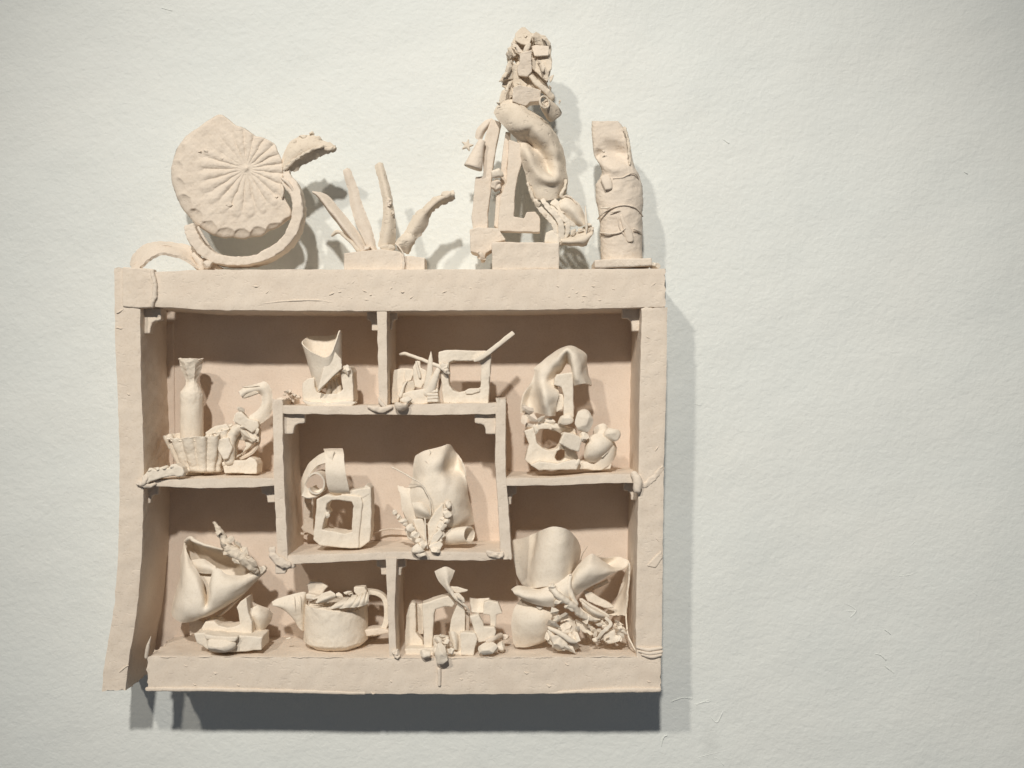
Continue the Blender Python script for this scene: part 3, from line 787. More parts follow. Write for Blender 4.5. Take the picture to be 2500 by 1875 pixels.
sheet('draped_torso', t, C2, [
    [(452, -12, 40), (505, -100, 36), (627, -148, 36), (745, -75, 48), (880, 5, 66), (990, 78, 84)],
    [(505, 60, 34), (600, -20, 18), (700, -50, 16), (800, -20, 26), (920, 50, 46), (1020, 110, 80)],
    [(590, 150, 32), (690, 130, 14), (800, 110, 10), (900, 100, 16), (1010, 140, 36), (1085, 210, 84)],
    [(650, 200, 40), (730, 205, 34), (800, 205, 36), (930, 220, 16), (1060, 270, 40), (1140, 325, 86)],
    [(705, 290, 50), (770, 290, 54), (850, 330, 66), (960, 350, 44), (1080, 370, 34), (1165, 400, 86)],
    [(735, 420, 42), (800, 400, 18), (880, 440, 34), (980, 480, 60), (1090, 480, 40), (1178, 480, 84)],
    [(765, 540, 40), (850, 530, 14), (940, 570, 36), (1020, 600, 50), (1110, 580, 36), (1192, 600, 80)],
    [(795, 650, 40), (880, 620, 18), (970, 660, 12), (1060, 680, 12), (1130, 660, 34), (1206, 690, 78)],
    [(812, 745, 42), (890, 745, 30), (980, 750, 26), (1070, 750, 28), (1130, 740, 40), (1195, 770, 74)],
    [(860, 890, 44), (920, 880, 34), (990, 890, 30), (1050, 880, 32), (1100, 870, 40), (1150, 860, 66)]], th=7, mat=M_TAN, amp=.8, step=2.6)
lump('clay_blob', t, C1, 680, 1235, 26, 34, 26, 20, mat=M_TAN)
sweep('collar_fold', t, C1, [(800, 1095, 34, 18), (900, 1150, 30, 22), (1000, 1240, 36, 22), (1110, 1300, 44, 22), (1225, 1370, 56, 10)], mat=M_TAN)
sweep('torn_fringe', t, C2, [(1195, 680, 40, 12), (1185, 760, 36, 14), (1145, 840, 34, 20), (1180, 860, 36, 12)], mat=M_TAN, rough=1.5)
sweep('torn_fringe', t, C2, [(800, 720, 34, 14), (835, 800, 32, 18), (870, 900, 32, 16)], mat=M_TAN, rough=1.5)
# shards round the head
H = [
 ('head_slab', [(880, 440), (960, 420), (1035, 400), (1035, 560), (1042, 690), (985, 760), (860, 745), (845, 650), (880, 560)], 22, 12),
 ('head_slab', [(780, 560), (850, 600), (850, 745), (900, 800), (980, 860), (960, 900), (800, 900), (775, 760)], 40, 16),
 ('petal', [(820, 180), (900, 95), (950, 92), (1010, 150), (1048, 205), (1000, 335), (905, 315), (820, 268)], 34, 12),
 ('petal', [(1055, 215), (1100, 150), (1150, 200), (1220, 205), (1290, 300), (1285, 350), (1090, 322)], 38, 14),
 ('petal', [(1040, 350), (1110, 330), (1275, 350), (1262, 470), (1080, 482)], 28, 10),
 ('petal', [(1035, 520), (1150, 480), (1262, 480), (1312, 560), (1308, 650), (1270, 690), (1255, 830), (1180, 770), (1040, 640)], 34, 12),
 ('head_shard', [(760, 295), (850, 330), (920, 420), (940, 440), (860, 430)], 26, 6),
 ('head_shard', [(700, 430), (745, 350), (810, 395), (830, 470), (740, 520), (705, 500)], 40, 10),
 ('head_shard', [(720, 560), (770, 520), (800, 620), (760, 640), (715, 610)], 44, 10),
 ('head_shard', [(700, 680), (770, 640), (785, 790), (690, 800), (595, 825)], 36, 8),
 ('head_shard', [(640, 885), (660, 800), (785, 795), (780, 900), (690, 915)], 44, 10),
 ('head_shard', [(640, 950), (760, 890), (800, 930), (785, 1010), (740, 1060), (600, 1130), (615, 1020)], 34, 12),
 ('neck_block', [(790, 905), (870, 870), (1000, 900), (1165, 940), (1150, 1085), (1020, 1095), (960, 1150), (780, 1095)], 22, 34),
 ('head_shard', [(1280, 760), (1340, 730), (1320, 800), (1290, 835)], 40, 6),
 ('head_slab', [(780, 430), (900, 440), (880, 620), (820, 560), (790, 500)], 58, 8),
 ('head_slab', [(1000, 440), (1200, 440), (1230, 800), (1300, 1010), (1180, 960), (980, 880), (1000, 700)], 62, 10),
]
slab('head_slab', t, C1, [(820, 200), (900, 110), (960, 120), (1050, 190), (1120, 170), (1220, 215), (1285, 300), (1300, 560), (1290, 670), (1240, 820), (1290, 1010), (1190, 970), (1000, 890), (900, 920), (790, 1080), (640, 1110), (690, 890), (650, 850), (730, 660), (705, 440), (765, 360)], 52, 12, holes=[[(805, 500), (840, 490), (865, 540), (840, 600), (800, 570)]], mat=M_TAN, voxel=1.4, amp=2.5, fine=1.2)
for n_, pl, z_, t_ in H:
    slab(n_, t, C1, pl, z_, t_ if n_ == 'neck_block' else t_ * .5, mat=M_TAN if z_ > 30 else M_SHELF, voxel=1.2, soft=1, amp=.8, fine=.4, tilt=(RS.uniform(-.25, .25), RS.uniform(-.25, .25)))
sweep('strut', t, C1, [(1010, 740, 34, 26), (1120, 860, 32, 40), (1240, 960, 34, 44), (1310, 1040, 40, 46)], e=4, mat=M_TAN, rough=1)
sweep('strut', t, C1, [(1000, 330, 24, 30), (960, 400, 22, 34), (930, 450, 22, 20)], e=3, mat=M_TAN, rough=1)
for k, (x, y, s_, a) in enumerate(((700, 930, 80, 2.0), (730, 640, 80, 1.8), (745, 420, 70, 1.3), (930, 200, 80, 1.2), (1180, 620, 90, 1.3), (1230, 760, 70, 1.0), (960, 560, 80, 1.5), (720, 470, 60, 1.2), (690, 720, 70, 2.2), (740, 860, 70, 1.9), (650, 1050, 60, 2.1), (1060, 190, 40, 1.5), (1210, 240, 50, .4), (1290, 900, 50, 1.2),
                                   (1420, 1090, 40, 1.5), (800, 340, 60, .8), (980, 360, 50, 2.0), (1110, 420, 60, .1), (880, 860, 60, .3), (760, 560, 50, 1.8), (1240, 420, 50, 1.4), (590, 1120, 34, .5), (1150, 560, 60, .8), (660, 800, 44, 2.4))):
    shard(t, C1, x, y, 14 + (k * 7) % 24, s_, a, 0.45, M_TAN, aspect=2.1, tiltz=.9)
# small open cup hanging on the right of the head
def cup():
    sweep('cup', t, C1, [(1222, 1118, 26, 84, 70), (1262, 1170, 34, 96, 80), (1320, 1240, 46, 108, 84), (1352, 1290, 54, 108, 80)], mat=M_TAN, seg=28, e=2.8, cap='flat', amp=.7)
    ring = []
    for k in range(15):
        a = 2 * math.pi * k / 14
        ring.append((1212 + 62 * math.cos(a) + 12 * math.sin(a), 1106 + 80 * math.sin(a), 11 + 5 * math.cos(a), 15, 22))
    sweep('cup_rim', t, C1, ring, mat=M_TAN, seg=10, amp=.3)
    sweep('cup_bar', t, C1, [(1180, 1105, 8, 8), (1240, 1175, 9, 8)], mat=M_TAN, seg=8)
cup()
# torn strips below the drape
for pts in ([(880, 890, 26, 16), (920, 960, 22, 24), (1000, 1050, 20, 26), (1070, 1130, 20, 24), (1100, 1240, 22, 26), (1110, 1310, 26, 22)],
            [(950, 880, 24, 16), (1010, 960, 18, 22), (1090, 1040, 14, 26), (1140, 1120, 14, 24), (1150, 1230, 18, 28), (1150, 1320, 24, 24)],
            [(1030, 960, 26, 22), (1110, 1030, 20, 30), (1190, 1090, 18, 28), (1250, 1130, 20, 24), (1290, 1150, 22, 14)],
            [(1170, 1060, 22, 14), (1210, 1130, 18, 20), (1210, 1210, 20, 22), (1170, 1300, 24, 20)],
            [(1060, 900, 34, 30), (1120, 950, 28, 30), (1180, 1020, 26, 20)]):
    sweep('torn_strip', t, C2, [(p[0], p[1], p[2], p[3] * 1.15, p[3] * .4) for p in pts], mat=M_PALE, rough=1.2, e=5)
sheet('petal', t, C2, [[(1130, 910, 40), (1200, 848, 44), (1320, 925, 50), (1405, 1080, 50)], [(1140, 960, 24), (1220, 950, 18), (1310, 1030, 20), (1390, 1150, 30)], [(1200, 1060, 34), (1240, 1110, 34), (1280, 1130, 36), (1330, 1150, 40)]], th=5, mat=M_PALE, amp=1)
sheet('petal', t, C2, [[(1150, 1270, 40), (1280, 1240, 44), (1400, 1170, 50), (1485, 1180, 50)], [(1150, 1320, 16), (1270, 1310, 12), (1380, 1290, 14), (1470, 1240, 24)], [(1130, 1345, 30), (1260, 1350, 30), (1390, 1365, 30), (1440, 1270, 40)]], th=5, mat=M_TAN, amp=1, ragged=2)
sweep('blade', t, C2, [(1398, 955, 20, 5, 14), (1405, 1060, 18, 12, 16), (1412, 1160, 18, 14, 16), (1408, 1250, 22, 5, 10)], mat=M_PALE, e=3)
lump('clay_blob', t, C2, 1450, 1200, 30, 34, 50, 34, mat=M_TAN, facets=4, rough=.4)
lump('clay_blob', t, C2, 1440, 1150, 26, 30, 24, 24, mat=M_PALE, facets=3, rough=.3)
slab('petal', t, C2, [(990, 1230), (1060, 1200), (1120, 1260), (1130, 1340), (980, 1330)], 20, 12, mat=M_PALE, voxel=1.5, soft=2)
sweep('torn_fringe', t, C2, [(1150, 860, 34, 10), (1200, 845, 34, 10), (1260, 870, 36, 8), (1315, 930, 38, 8)], mat=M_SHELF, rough=1.5, seg=10)
for k in range(7): shard(t, C2, 900 + k * 75, 930 + k * 45 + (k % 2) * 60, 16 + k, 44, 0.8 + k * .3, .3, M_TAN)

# ---- twisted column
t = thing('twisted_column', 'clay cylinder wound with straps, twisted to a flat top, at the shelf top\'s right end', 'clay sculpture', (1515, 663, 60))
def column():
    prof = [(70, 1468, 1742), (140, 1466, 1800), (220, 1470, 1850), (320, 1476, 1868), (410, 1488, 1880), (480, 1520, 1895), (550, 1558, 1915), (610, 1575, 1950), (670, 1540, 1970), (720, 1512, 1985),
            (800, 1508, 1997), (900, 1512, 2000), (1000, 1534, 1992), (1080, 1542, 1990), (1200, 1552, 1994), (1350, 1560, 1990), (1500, 1566, 1988), (1545, 1566, 1988)]
    pr = np.array(prof, float); m = 190; y = np.linspace(pr[0, 0], pr[-1, 0], m)
    Lx = np.interp(y, pr[:, 0], pr[:, 1]); Rx = np.interp(y, pr[:, 0], pr[:, 2])
    ker = np.ones(5) / 5; Lx = np.convolve(np.pad(Lx, 2, 'edge'), ker, 'valid'); Rx = np.convolve(np.pad(Rx, 2, 'edge'), ker, 'valid')
    seg = 90; th_ = np.linspace(0, 2 * math.pi, seg, endpoint=False); V = []
    for i in range(m):
        cx, r = (Lx[i] + Rx[i]) / 2, (Rx[i] - Lx[i]) / 2
        k = np.clip((y[i] - 380) / 250, 0, 1); k = k * k * (3 - 2 * k)
        e = 2 + (1 - k) * 1.5
        cs, sn = np.cos(th_), np.sin(th_)
        X = cx + r * np.sign(cs) * np.abs(cs) ** (2 / e)
        dep = (42 * k + 16 * (1 - k))
        Z = 58 + dep * np.sign(sn) * np.abs(sn) ** (2 / e)
        fr = (sn < 0)
        Z = Z + np.where(fr, 20 * np.exp(-((X - 1720) / 120) ** 2 - ((y[i] - 380 - (X - 1700) * .35) / 80) ** 2), 0)
        Z = Z + np.where(fr, 16 * np.exp(-((X - 1540) / 50) ** 2 - ((y[i] - 420) / 60) ** 2), 0)
        Z = Z - np.where(fr, 9 * np.exp(-((X - 1690) / 130) ** 2 - ((y[i] - 560) / 60) ** 2), 0)
        V.append(np.stack((1100 + X * C2.s, np.full(seg, 280 + y[i] * C2.s), Z), -1))
    V.insert(0, V[0] * .5 + V[0].mean(0) * .5 + np.array([0, -.3, 0]))
    m += 1
    faces = [tuple(reversed(range(seg))), tuple(range((m - 1) * seg, m * seg))]
    for i in range(m - 1):
        for j in range(seg):
            a = i * seg + j; b = i * seg + (j + 1) % seg; faces.append((a, b, b + seg, a + seg))
    V = wobble(W(np.concatenate(V)), .8, .35)
    bm = recalc(V, faces); me = bpy.data.meshes.new('body'); bm.to_mesh(me); bm.free(); me.shade_smooth(); me.set_sharp_from_angle(angle=math.radians(60))
    me.materials.append(M_SHELF); o = bpy.data.objects.new('body', me); COL.objects.link(o); place(o, t)
column()
slab('base_plate', t, C2, [(1500, 1512), (1700, 1500), (2085, 1492), (2092, 1565), (1800, 1578), (1500, 1590)], 2, 100, mat=M_SHELF, soft=2)
for k in range(6): sweep('notch_ridge', t, C2, [(1720 + k * 56, 1525, 1.5, 5), (1745 + k * 56, 1560, 1.0, 5)], mat=M_PALE, seg=8, step=1.5)
lump('clay_crumb', t, C2, 2115, 1565, 30, 60, 34, 60, mat=M_PALE, rough=.4, facets=5)
sweep('strap', t, C2, [(1690, 662, 16.5, 6), (1780, 652, 15.5, 7), (1840, 625, 17, 7), (1880, 606, 19, 6), (1930, 625, 29, 6), (1960, 690, 48, 5)], mat=M_SHELF, seg=10)
sweep('strap', t, C2, [(1530, 1085, 44, 7), (1570, 1035, 23, 8), (1640, 985, 16.5, 8), (1770, 940, 15, 8), (1890, 955, 20, 8), (1965, 1005, 37, 8), (1996, 1060, 52, 6)], mat=M_SHELF, seg=10)
sweep('strap', t, C2, [(1555, 1225, 40, 9), (1610, 1232, 20, 10), (1680, 1238, 14, 10), (1760, 1222, 13, 9), (1810, 1185, 13, 7)], mat=M_SHELF, seg=10)
sweep('strap', t, C2, [(1905, 1190, 16, 9), (1950, 1210, 26, 11), (1985, 1250, 48, 9)], mat=M_SHELF, seg=10)
sweep('tongue', t, C2, [(1770, 1045, 16, 14, 8), (1800, 1130, 15, 24, 12), (1840, 1210, 16, 42, 14), (1862, 1290, 17, 40, 14), (1866, 1310, 17, 32, 12)], mat=M_SHELF, seg=14)
sweep('tongue', t, C2, [(1600, 640, 22, 52, 18), (1625, 700, 18, 52, 20), (1640, 765, 16, 42, 18)], mat=M_SHELF, seg=16)
sweep('strap', t, C2, [(1730, 1075, 15, 3), (1760, 1180, 12, 5), (1800, 1250, 12, 3)], mat=M_SHELF, seg=8)
sweep('seam', t, C2, [(1800, 130, 34, 12), (1835, 220, 32, 14), (1850, 330, 32, 14), (1856, 430, 32, 14), (1860, 520, 30, 10)], mat=M_TAN, rough=2)
lump('clay_blob', t, C2, 1590, 380, 30, 16, 14, 14, mat=M_SHELF)
sweep('seam', t, C2, [(1560, 970, 20, 5), (1620, 968, 13, 9), (1660, 960, 13, 3)], mat=M_PALE, seg=8); sweep('seam', t, C2, [(1660, 1020, 14, 4), (1720, 1000, 11, 9), (1765, 990, 12, 3)], mat=M_PALE, seg=8)

# ================================================================== upper left compartment
FL = 1168
t = thing('clay_bottle', 'narrow-necked clay bottle with a flared lip behind the fluted cup', 'bottle', (468, 1156, 110))
dxs = [466.5, 466.5, 467, 468, 468.5, 468.5, 468.5, 468.5, 468.5, 468.5]
revolve('body', t, 468, [(876, 27.5), (879, 27.8), (896, 26), (910, 21), (925, 14.8), (938, 15.5), (952, 23), (963, 27), (1000, 27.6), (1158, 28.5)], 110, mat=M_PALE, facet=(1.6, 7, 884, 940), dx=dxs, seg=84)
for k in range(7): lump('lip_chip', t, E, 385 + k * 31, 478 + (k % 3) * 5, 92 + (k - 3) ** 2, 17, 7, 12, mat=M_PALE, rough=.4, sub=3)
t = thing('fluted_cup', 'deeply corrugated clay cup with a torn crinkled rim, in front of the bottle', 'cup', (490, 1157, 80))
def fluted_cup():
    rows = []
    for i in range(9):
        u = i / 8; row = []
        cx = 535 + 25 * u; cy = 1140 + 300 * u; Rr = 262 - 100 * u
        for k in range(56):
            a = 2 * math.pi * k / 56
            cor = 1 + (.125 - .05 * u) * (abs(math.cos(6.5 * a)) * 2 - 1)
            cs, sn = math.cos(a), math.sin(a)
            lift = (-95 * max(0, cs) ** 2 * (1 if sn < .6 else .7) + 12 * math.sin(5 * a)) * (1 - u) ** 1.4
            row.append((cx + Rr * cor * cs, cy + lift + (14 * (1 - u) if sn < 0 else -14 * (1 - u)), 84 + Rr * E.s * .72 * cor * sn))
        rows.append(row)
    b = [(560 + (p[0] - 560) * .3, 1446, 84 + (p[2] - 84) * .3) for p in rows[-1]]
    rows.append(b)
    sheet('wall', t, E, rows, th=5, closed=True, mat=M_PALE, nv=336, nu=64, ragged=1.6, amp=1, fine=.7)
fluted_cup()
for k in range(15):
    x = 290 + k * 33; yy = 1165 - max(0, (x - 560)) * .42 + (k % 2) * 14
    lump('rim_crumb', t, E, x, yy, 36 + abs(k - 6) * 2.5, 24, 13, 18, mat=M_PALE, rough=.5, facets=3, sub=3)
slab('torn_flange', t, E, [(270, 1165), (300, 1155), (340, 1230), (400, 1340), (420, 1400), (370, 1400), (320, 1290)], 60, 8, mat=M_TAN, voxel=1.5)
slab('torn_flange', t, E, [(600, 1110), (680, 1060), (770, 1035), (800, 1070), (780, 1100), (690, 1110), (620, 1150)], 56, 10, mat=M_PALE, voxel=1.5, amp=1.5, fine=1)
slab('torn_flange', t, E, [(700, 1180), (800, 1150), (830, 1240), (800, 1330), (760, 1340), (710, 1260)], 44, 10, mat=M_PALE, voxel=1.5, amp=1.5, fine=1)
t = thing('toothed_strip', 'short toothed clay strip poking out over the left shelf board', 'clay strip', (385, 1166, 10))
slab('strip', t, E, [(58, 1545), (72, 1480), (100, 1450), (140, 1418), (165, 1432), (190, 1436), (215, 1410), (240, 1402), (262, 1420), (290, 1418), (315, 1390), (345, 1384), (400, 1410), (418, 1450), (405, 1480), (360, 1488), (340, 1476), (250, 1490), (130, 1524), (80, 1555)], -8, 34, mat=M_PALE, amp=.9, fine=.6, soft=2)
for k in range(4): lump('tooth', t, E, 135 + k * 62, 1432 - k * 9, -4, 24, 18, 30, mat=M_PALE, rough=.2, sub=3)
sweep('strip_tail', t, E, [(110, 1490, -4, 24), (78, 1540, -8, 20), (50, 1555, -8, 12)], mat=M_SHELF, rough=1.5)

t = thing('hooked_bird', 'clay hook like a bird neck and beak over a crumpled body', 'clay sculpture', (590, 1156, 100))
sheet('hooked_neck', t, E, [[(890, 768, 60), (950, 725, 64), (1040, 700, 68), (1130, 685, 72), (1170, 780, 74), (1178, 880, 76), (1140, 985, 74), (1065, 1040, 72)],
      [(905, 790, 55), (960, 755, 56), (1040, 735, 60), (1100, 735, 64), (1130, 800, 68), (1130, 880, 68), (1085, 960, 68), (1005, 1010, 66)],
      [(925, 812, 62), (975, 780, 66), (1040, 770, 70), (1085, 780, 72), (1092, 820, 74), (1085, 880, 74), (1040, 930, 72), (970, 980, 70)]], th=7, mat=M_PALE, ragged=1.5)
slab('beak_tip', t, E, [(888, 765), (930, 745), (1000, 735), (1060, 770), (930, 815)], 58, 10, mat=M_TAN, voxel=1.5, soft=2)
lump('beak_crust', t, E, 1000, 712, 60, 90, 14, 20, mat=M_PALE, rough=.5, facets=4)
slab('wing', t, E, [(860, 950), (900, 920), (960, 990), (1050, 1010), (1060, 1060), (1000, 1110), (920, 1060), (850, 1010)], 56, 20, mat=M_PALE, amp=1.5, fine=1)
slab('wing', t, E, [(880, 1060), (1000, 1100), (1060, 1070), (1060, 1190), (1000, 1190), (920, 1140)], 66, 20, mat=M_PALE, amp=1.5, fine=1)
sheet('curved_plate', t, E, [[(1010, 1110, 70), (1062, 1130, 76), (1064, 1200, 80), (1000, 1290, 80), (900, 1335, 80)], [(1000, 1150, 90), (1040, 1170, 96), (1030, 1220, 100), (960, 1280, 100), (880, 1320, 100)]], th=5, mat=M_SHELF)
slab('loop', t, E, [(800, 1090), (870, 1060), (940, 1090), (1010, 1130), (1010, 1200), (960, 1250), (900, 1300), (850, 1340), (800, 1350), (820, 1200)], 78, 14, holes=[[(880, 1170), (940, 1175), (950, 1230), (920, 1290), (862, 1310), (866, 1230)]], mat=M_PALE, amp=1, voxel=1.6)
sweep('stem', t, E, [(900, 1060, 66, 40), (840, 1120, 60, 44), (815, 1220, 60, 40), (810, 1350, 64, 46)], mat=M_PALE, rough=1.6)
slab('foot', t, E, [(745, 1370), (800, 1345), (870, 1352), (940, 1350), (985, 1322), (1030, 1345), (1048, 1385), (1040, 1462), (770, 1455)], 60, 55, mat=M_PALE, amp=1.2, fine=.9)
for k, (x, y, s_, a) in enumerate(((900, 915, 45, .6), (940, 1130, 60, .5), (1000, 1160, 50, .2), (870, 1000, 50, 1.4), (1040, 1100, 40, 1.6), (960, 1060, 60, .1), (820, 1090, 40, 2.), (740, 1300, 36, 1.2), (780, 1390, 36, .2))):
    shard(t, E, x, y, 52 + (k * 5) % 16, s_, a, .3, M_PALE)

# ---- cone on notched block
t = thing('cone_on_block', 'rolled clay cone with an open slanted mouth stuck in a notched U-shaped block', 'clay sculpture', (800, 989, 60))
sheet('rolled_cone', t, E, [
   [(1432, 345, 62), (1480, 395, 30), (1555, 440, 14), (1632, 465, 8), (1690, 415, 12), (1752, 236, 34), (1768, 300, 62), (1740, 270, 92), (1650, 282, 108), (1510, 284, 102), (1450, 310, 84)],
   [(1470, 460, 62), (1500, 490, 36), (1560, 520, 22), (1630, 540, 14), (1690, 520, 20), (1745, 430, 36), (1768, 430, 62), (1740, 420, 86), (1660, 430, 98), (1550, 430, 96), (1490, 440, 80)],
   [(1510, 600, 60), (1530, 620, 40), (1570, 630, 28), (1620, 640, 24), (1680, 600, 28), (1730, 540, 40), (1766, 560, 60), (1740, 560, 78), (1680, 570, 88), (1600, 580, 86), (1540, 590, 76)],
   [(1558, 735, 54), (1562, 745, 48), (1570, 752, 44), (1580, 755, 42), (1620, 710, 42), (1680, 640, 46), (1755, 600, 56), (1740, 640, 70), (1700, 690, 76), (1620, 730, 72), (1575, 740, 64)]],
   th=3.2, closed=True, mat=M_PALE, nv=120, nu=60, amp=.4)
slab('cone_flap', t, E, [(1565, 752), (1640, 470), (1700, 410), (1765, 480), (1768, 560), (1700, 620), (1620, 700)], 13, 3, mat=M_PALE, voxel=1.4, soft=2, bend=.1, tilt=(.1, -.12))
slab('notched_block', t, E, [(1434, 690), (1480, 650), (1536, 636), (1535, 720), (1560, 765), (1620, 785), (1740, 780), (1782, 740), (1770, 650), (1760, 560), (1790, 538), (1840, 548), (1858, 590), (1872, 830), (1850, 868), (1650, 878), (1440, 850)], 34, 70, mat=M_PALE, amp=1)
for x0_, x1_ in ((1650, 1660), (1690, 1705), (1740, 1745)):
    sweep('peg', t, E, [(x0_ - 10, 660, 66, 22), (x1_, 720, 60, 24), (x1_, 800, 56, 26)], mat=M_PALE, rough=.8)
lump('clay_knob', t, E, 1815, 580, 30, 36, 30, 30, mat=M_PALE, rough=.3)
slab('ledge', t, E, [(1430, 830), (1500, 848), (1640, 862), (1840, 838), (1885, 855), (1850, 885), (1640, 892), (1480, 878)], 10, 40, mat=M_PALE, amp=1)
t = thing('crumb_pile', 'small pile of broken clay crumbs at the left corner of the inner box top', 'clay crumbs', (715, 988, 60))
for k in range(16):
    x = 1215 + RS.uniform(0, 200); y = 850 - RS.uniform(0, 1) * min(100, (x - 1180) * .8)
    lump('crumb', t, E, x, y, 30 + RS.uniform(0, 70), RS.uniform(14, 30), RS.uniform(10, 20), 22, mat=M_SHELF, rough=.2, facets=6, sub=3)

# ================================================================== upper right compartment
t = thing('spiky_grass', 'low clay block sprouting pointed spikes and a bent twig, left of the square frame', 'clay sculpture', (1000, 988, 50))
slab('side_slab', t, J, [(345, 905), (430, 885), (560, 885), (620, 930), (520, 1020), (470, 1120), (420, 1260), (400, 1340), (310, 1350), (325, 1100)], 50, 40, mat=M_PALE, amp=1)
slab('leaf', t, J, [(600, 870), (650, 780), (690, 790), (705, 880), (770, 905), (785, 960), (765, 1060), (700, 1150), (620, 1130), (605, 1000)], 34, 10, mat=M_PALE, voxel=1.4, amp=1)
slab('leaf', t, J, [(505, 900), (600, 890), (610, 950), (570, 1040), (500, 1060), (480, 990)], 42, 12, mat=M_PALE, voxel=1.4, amp=1)
slab('leaf', t, J, [(470, 1060), (600, 1060), (620, 1150), (540, 1250), (440, 1250)], 30, 16, mat=M_TAN, voxel=1.4, amp=1.4)
sweep('spike', t, J, [(845, 655, 24, 4), (838, 760, 24, 30), (828, 900, 24, 44), (810, 1060, 26, 56), (790, 1180, 30, 60)], mat=M_PALE, e=2.6)
sweep('spike', t, J, [(968, 828, 20, 5), (940, 900, 20, 34), (890, 1020, 20, 50), (850, 1140, 22, 60), (800, 1220, 26, 66)], mat=M_PALE, e=2.6)
sweep('spike', t, J, [(640, 790, 30, 12), (660, 870, 30, 20), (690, 1000, 30, 20)], mat=M_PALE)
sweep('spike', t, J, [(520, 1050, 26, 6), (470, 1130, 22, 18), (430, 1260, 20, 30)], mat=M_PALE)
slab('base_slab', t, J, [(430, 1230), (560, 1190), (740, 1160), (930, 1150), (950, 1340), (700, 1365), (420, 1365)], 20, 70, mat=M_PALE, amp=1.2)
for k in range(4): slab('step', t, J, [(790, 1180 + k * 42), (935, 1175 + k * 42), (935, 1205 + k * 42), (790, 1212 + k * 42)], 14 - k * 1.5, 12, mat=M_PALE, voxel=1.4, soft=1)
lump('hanging_lump', t, J, 440, 1385, -10, 100, 66, 80, mat=M_SHELF, rough=.25, facets=3)
lump('hanging_lump', t, J, 500, 1310, -4, 90, 54, 60, mat=M_PALE, rough=.3, facets=3)
sweep('twig', t, J, [(430, 692, 70, 20), (490, 682, 64, 26), (560, 705, 56, 24), (700, 755, 40, 24), (850, 815, 26, 25), (960, 860, 16, 28), (1010, 890, 12, 30), (1080, 945, 12, 22)], mat=M_PALE)
lump('twig_knob', t, J, 1020, 850, 12, 56, 50, 40, mat=M_PALE, rough=.2)
lump('twig_knob', t, J, 1050, 915, 10, 34, 40, 30, mat=M_PALE, rough=.2)
slab('back_post', t, J, [(950, 940), (1020, 960), (1050, 1060), (1030, 1200), (1080, 1350), (935, 1350), (945, 1150)], 50, 40, mat=M_SHELF, amp=.8)

t = thing('square_frame', 'hollow square clay frame with a square stick leaning on its corner', 'clay frame', (1140, 988, 50))
slab('frame', t, J, [(948, 662), (1050, 638), (1250, 636), (1590, 650), (1650, 695), (1632, 1000), (1612, 1352), (1300, 1350), (1012, 1352), (992, 1200), (985, 1000), (948, 880)], 26, 56,
     holes=[[(1078, 800), (1140, 775), (1420, 772), (1500, 790), (1522, 830), (1515, 1140), (1480, 1158), (1350, 1160), (1310, 1190), (1220, 1208), (1140, 1185), (1090, 1120), (1078, 1040)]], mat=M_PALE, amp=1.1, fine=.6)
sweep('stick', t, J, [(1425, 780, 16, 20), (1520, 735, 14, 34), (1640, 650, 16, 34), (1780, 540, 22, 34), (1950, 402, 30, 34)], e=4, mat=M_PALE, cap='flat')
slab('tear', t, J, [(1300, 1190), (1360, 1158), (1500, 1150), (1500, 1190), (1400, 1225), (1320, 1225)], 22, 8, mat=M_PALE, voxel=1.4)
for k, (x, y) in enumerate(((1080, 1340), (1180, 1345))): lump('clay_blob', t, J, x, y, 25, 22, 14, 14, mat=M_PALE, rough=.4, sub=3)

t = thing('draped_arch', 'large clay cloth arched over a post, with lumps, a cube and a puffed disc', 'clay sculpture', (1395, 1160, 80))
sheet('draped_cloth', t, Lc, [
  [(268, 860, 70), (290, 700, 72), (380, 560, 72), (400, 478, 74), (412, 440, 76), (590, 300, 78), (700, 252, 74), (785, 268, 80), (868, 330, 92), (874, 450, 96), (917, 608, 90)],
  [(345, 850, 84), (350, 720, 86), (410, 590, 66), (440, 500, 56), (480, 430, 58), (600, 320, 54), (695, 262, 46), (775, 285, 50), (845, 360, 66), (850, 470, 66), (890, 600, 64)],
  [(430, 860, 70), (425, 740, 64), (450, 620, 40), (490, 540, 48), (540, 450, 44), (612, 360, 34), (692, 285, 30), (755, 320, 28), (815, 400, 36), (820, 510, 36), (860, 590, 42)],
  [(530, 885, 30), (495, 770, 16), (500, 660, 18), (535, 570, 60), (575, 490, 62), (630, 410, 46), (690, 330, 52), (738, 370, 30), (770, 450, 24), (785, 540, 26), (815, 590, 34)],
  [(580, 885, 50), (590, 800, 42), (610, 700, 40), (600, 600, 64), (600, 520, 80), (645, 470, 74), (690, 400, 84), (735, 430, 50), (742, 490, 40), (755, 560, 40), (768, 606, 44)]],
  th=5, mat=M_PALE, amp=.8, step=2.4)
slab('cloth_fold', t, Lc, [(600, 680), (655, 690), (668, 760), (650, 830), (600, 850), (560, 780)], 46, 12, mat=M_PALE, voxel=1.6, amp=1.2)
slab('post', t, Lc, [(578, 600), (582, 545), (602, 508), (745, 488), (752, 600), (752, 830), (758, 900), (665, 910), (668, 700), (645, 620)], 32, 24, mat=M_PALE)
lump('rock', t, Lc, 845, 945, 18, 96, 120, 80, mat=M_PALE, facets=12, rough=.08)
lump('rock', t, Lc, 680, 920, 22, 84, 58, 60, mat=M_PALE, facets=5, rough=.2)
lump('rock', t, Lc, 850, 1080, 20, 50, 50, 50, mat=M_PALE, facets=5, rough=.3)
slab('cube', t, Lc, [(628, 1140), (668, 1045), (750, 1055), (835, 1095), (800, 1215), (740, 1200)], 4, 36, mat=M_PALE, soft=2, tilt=(.25, 0))
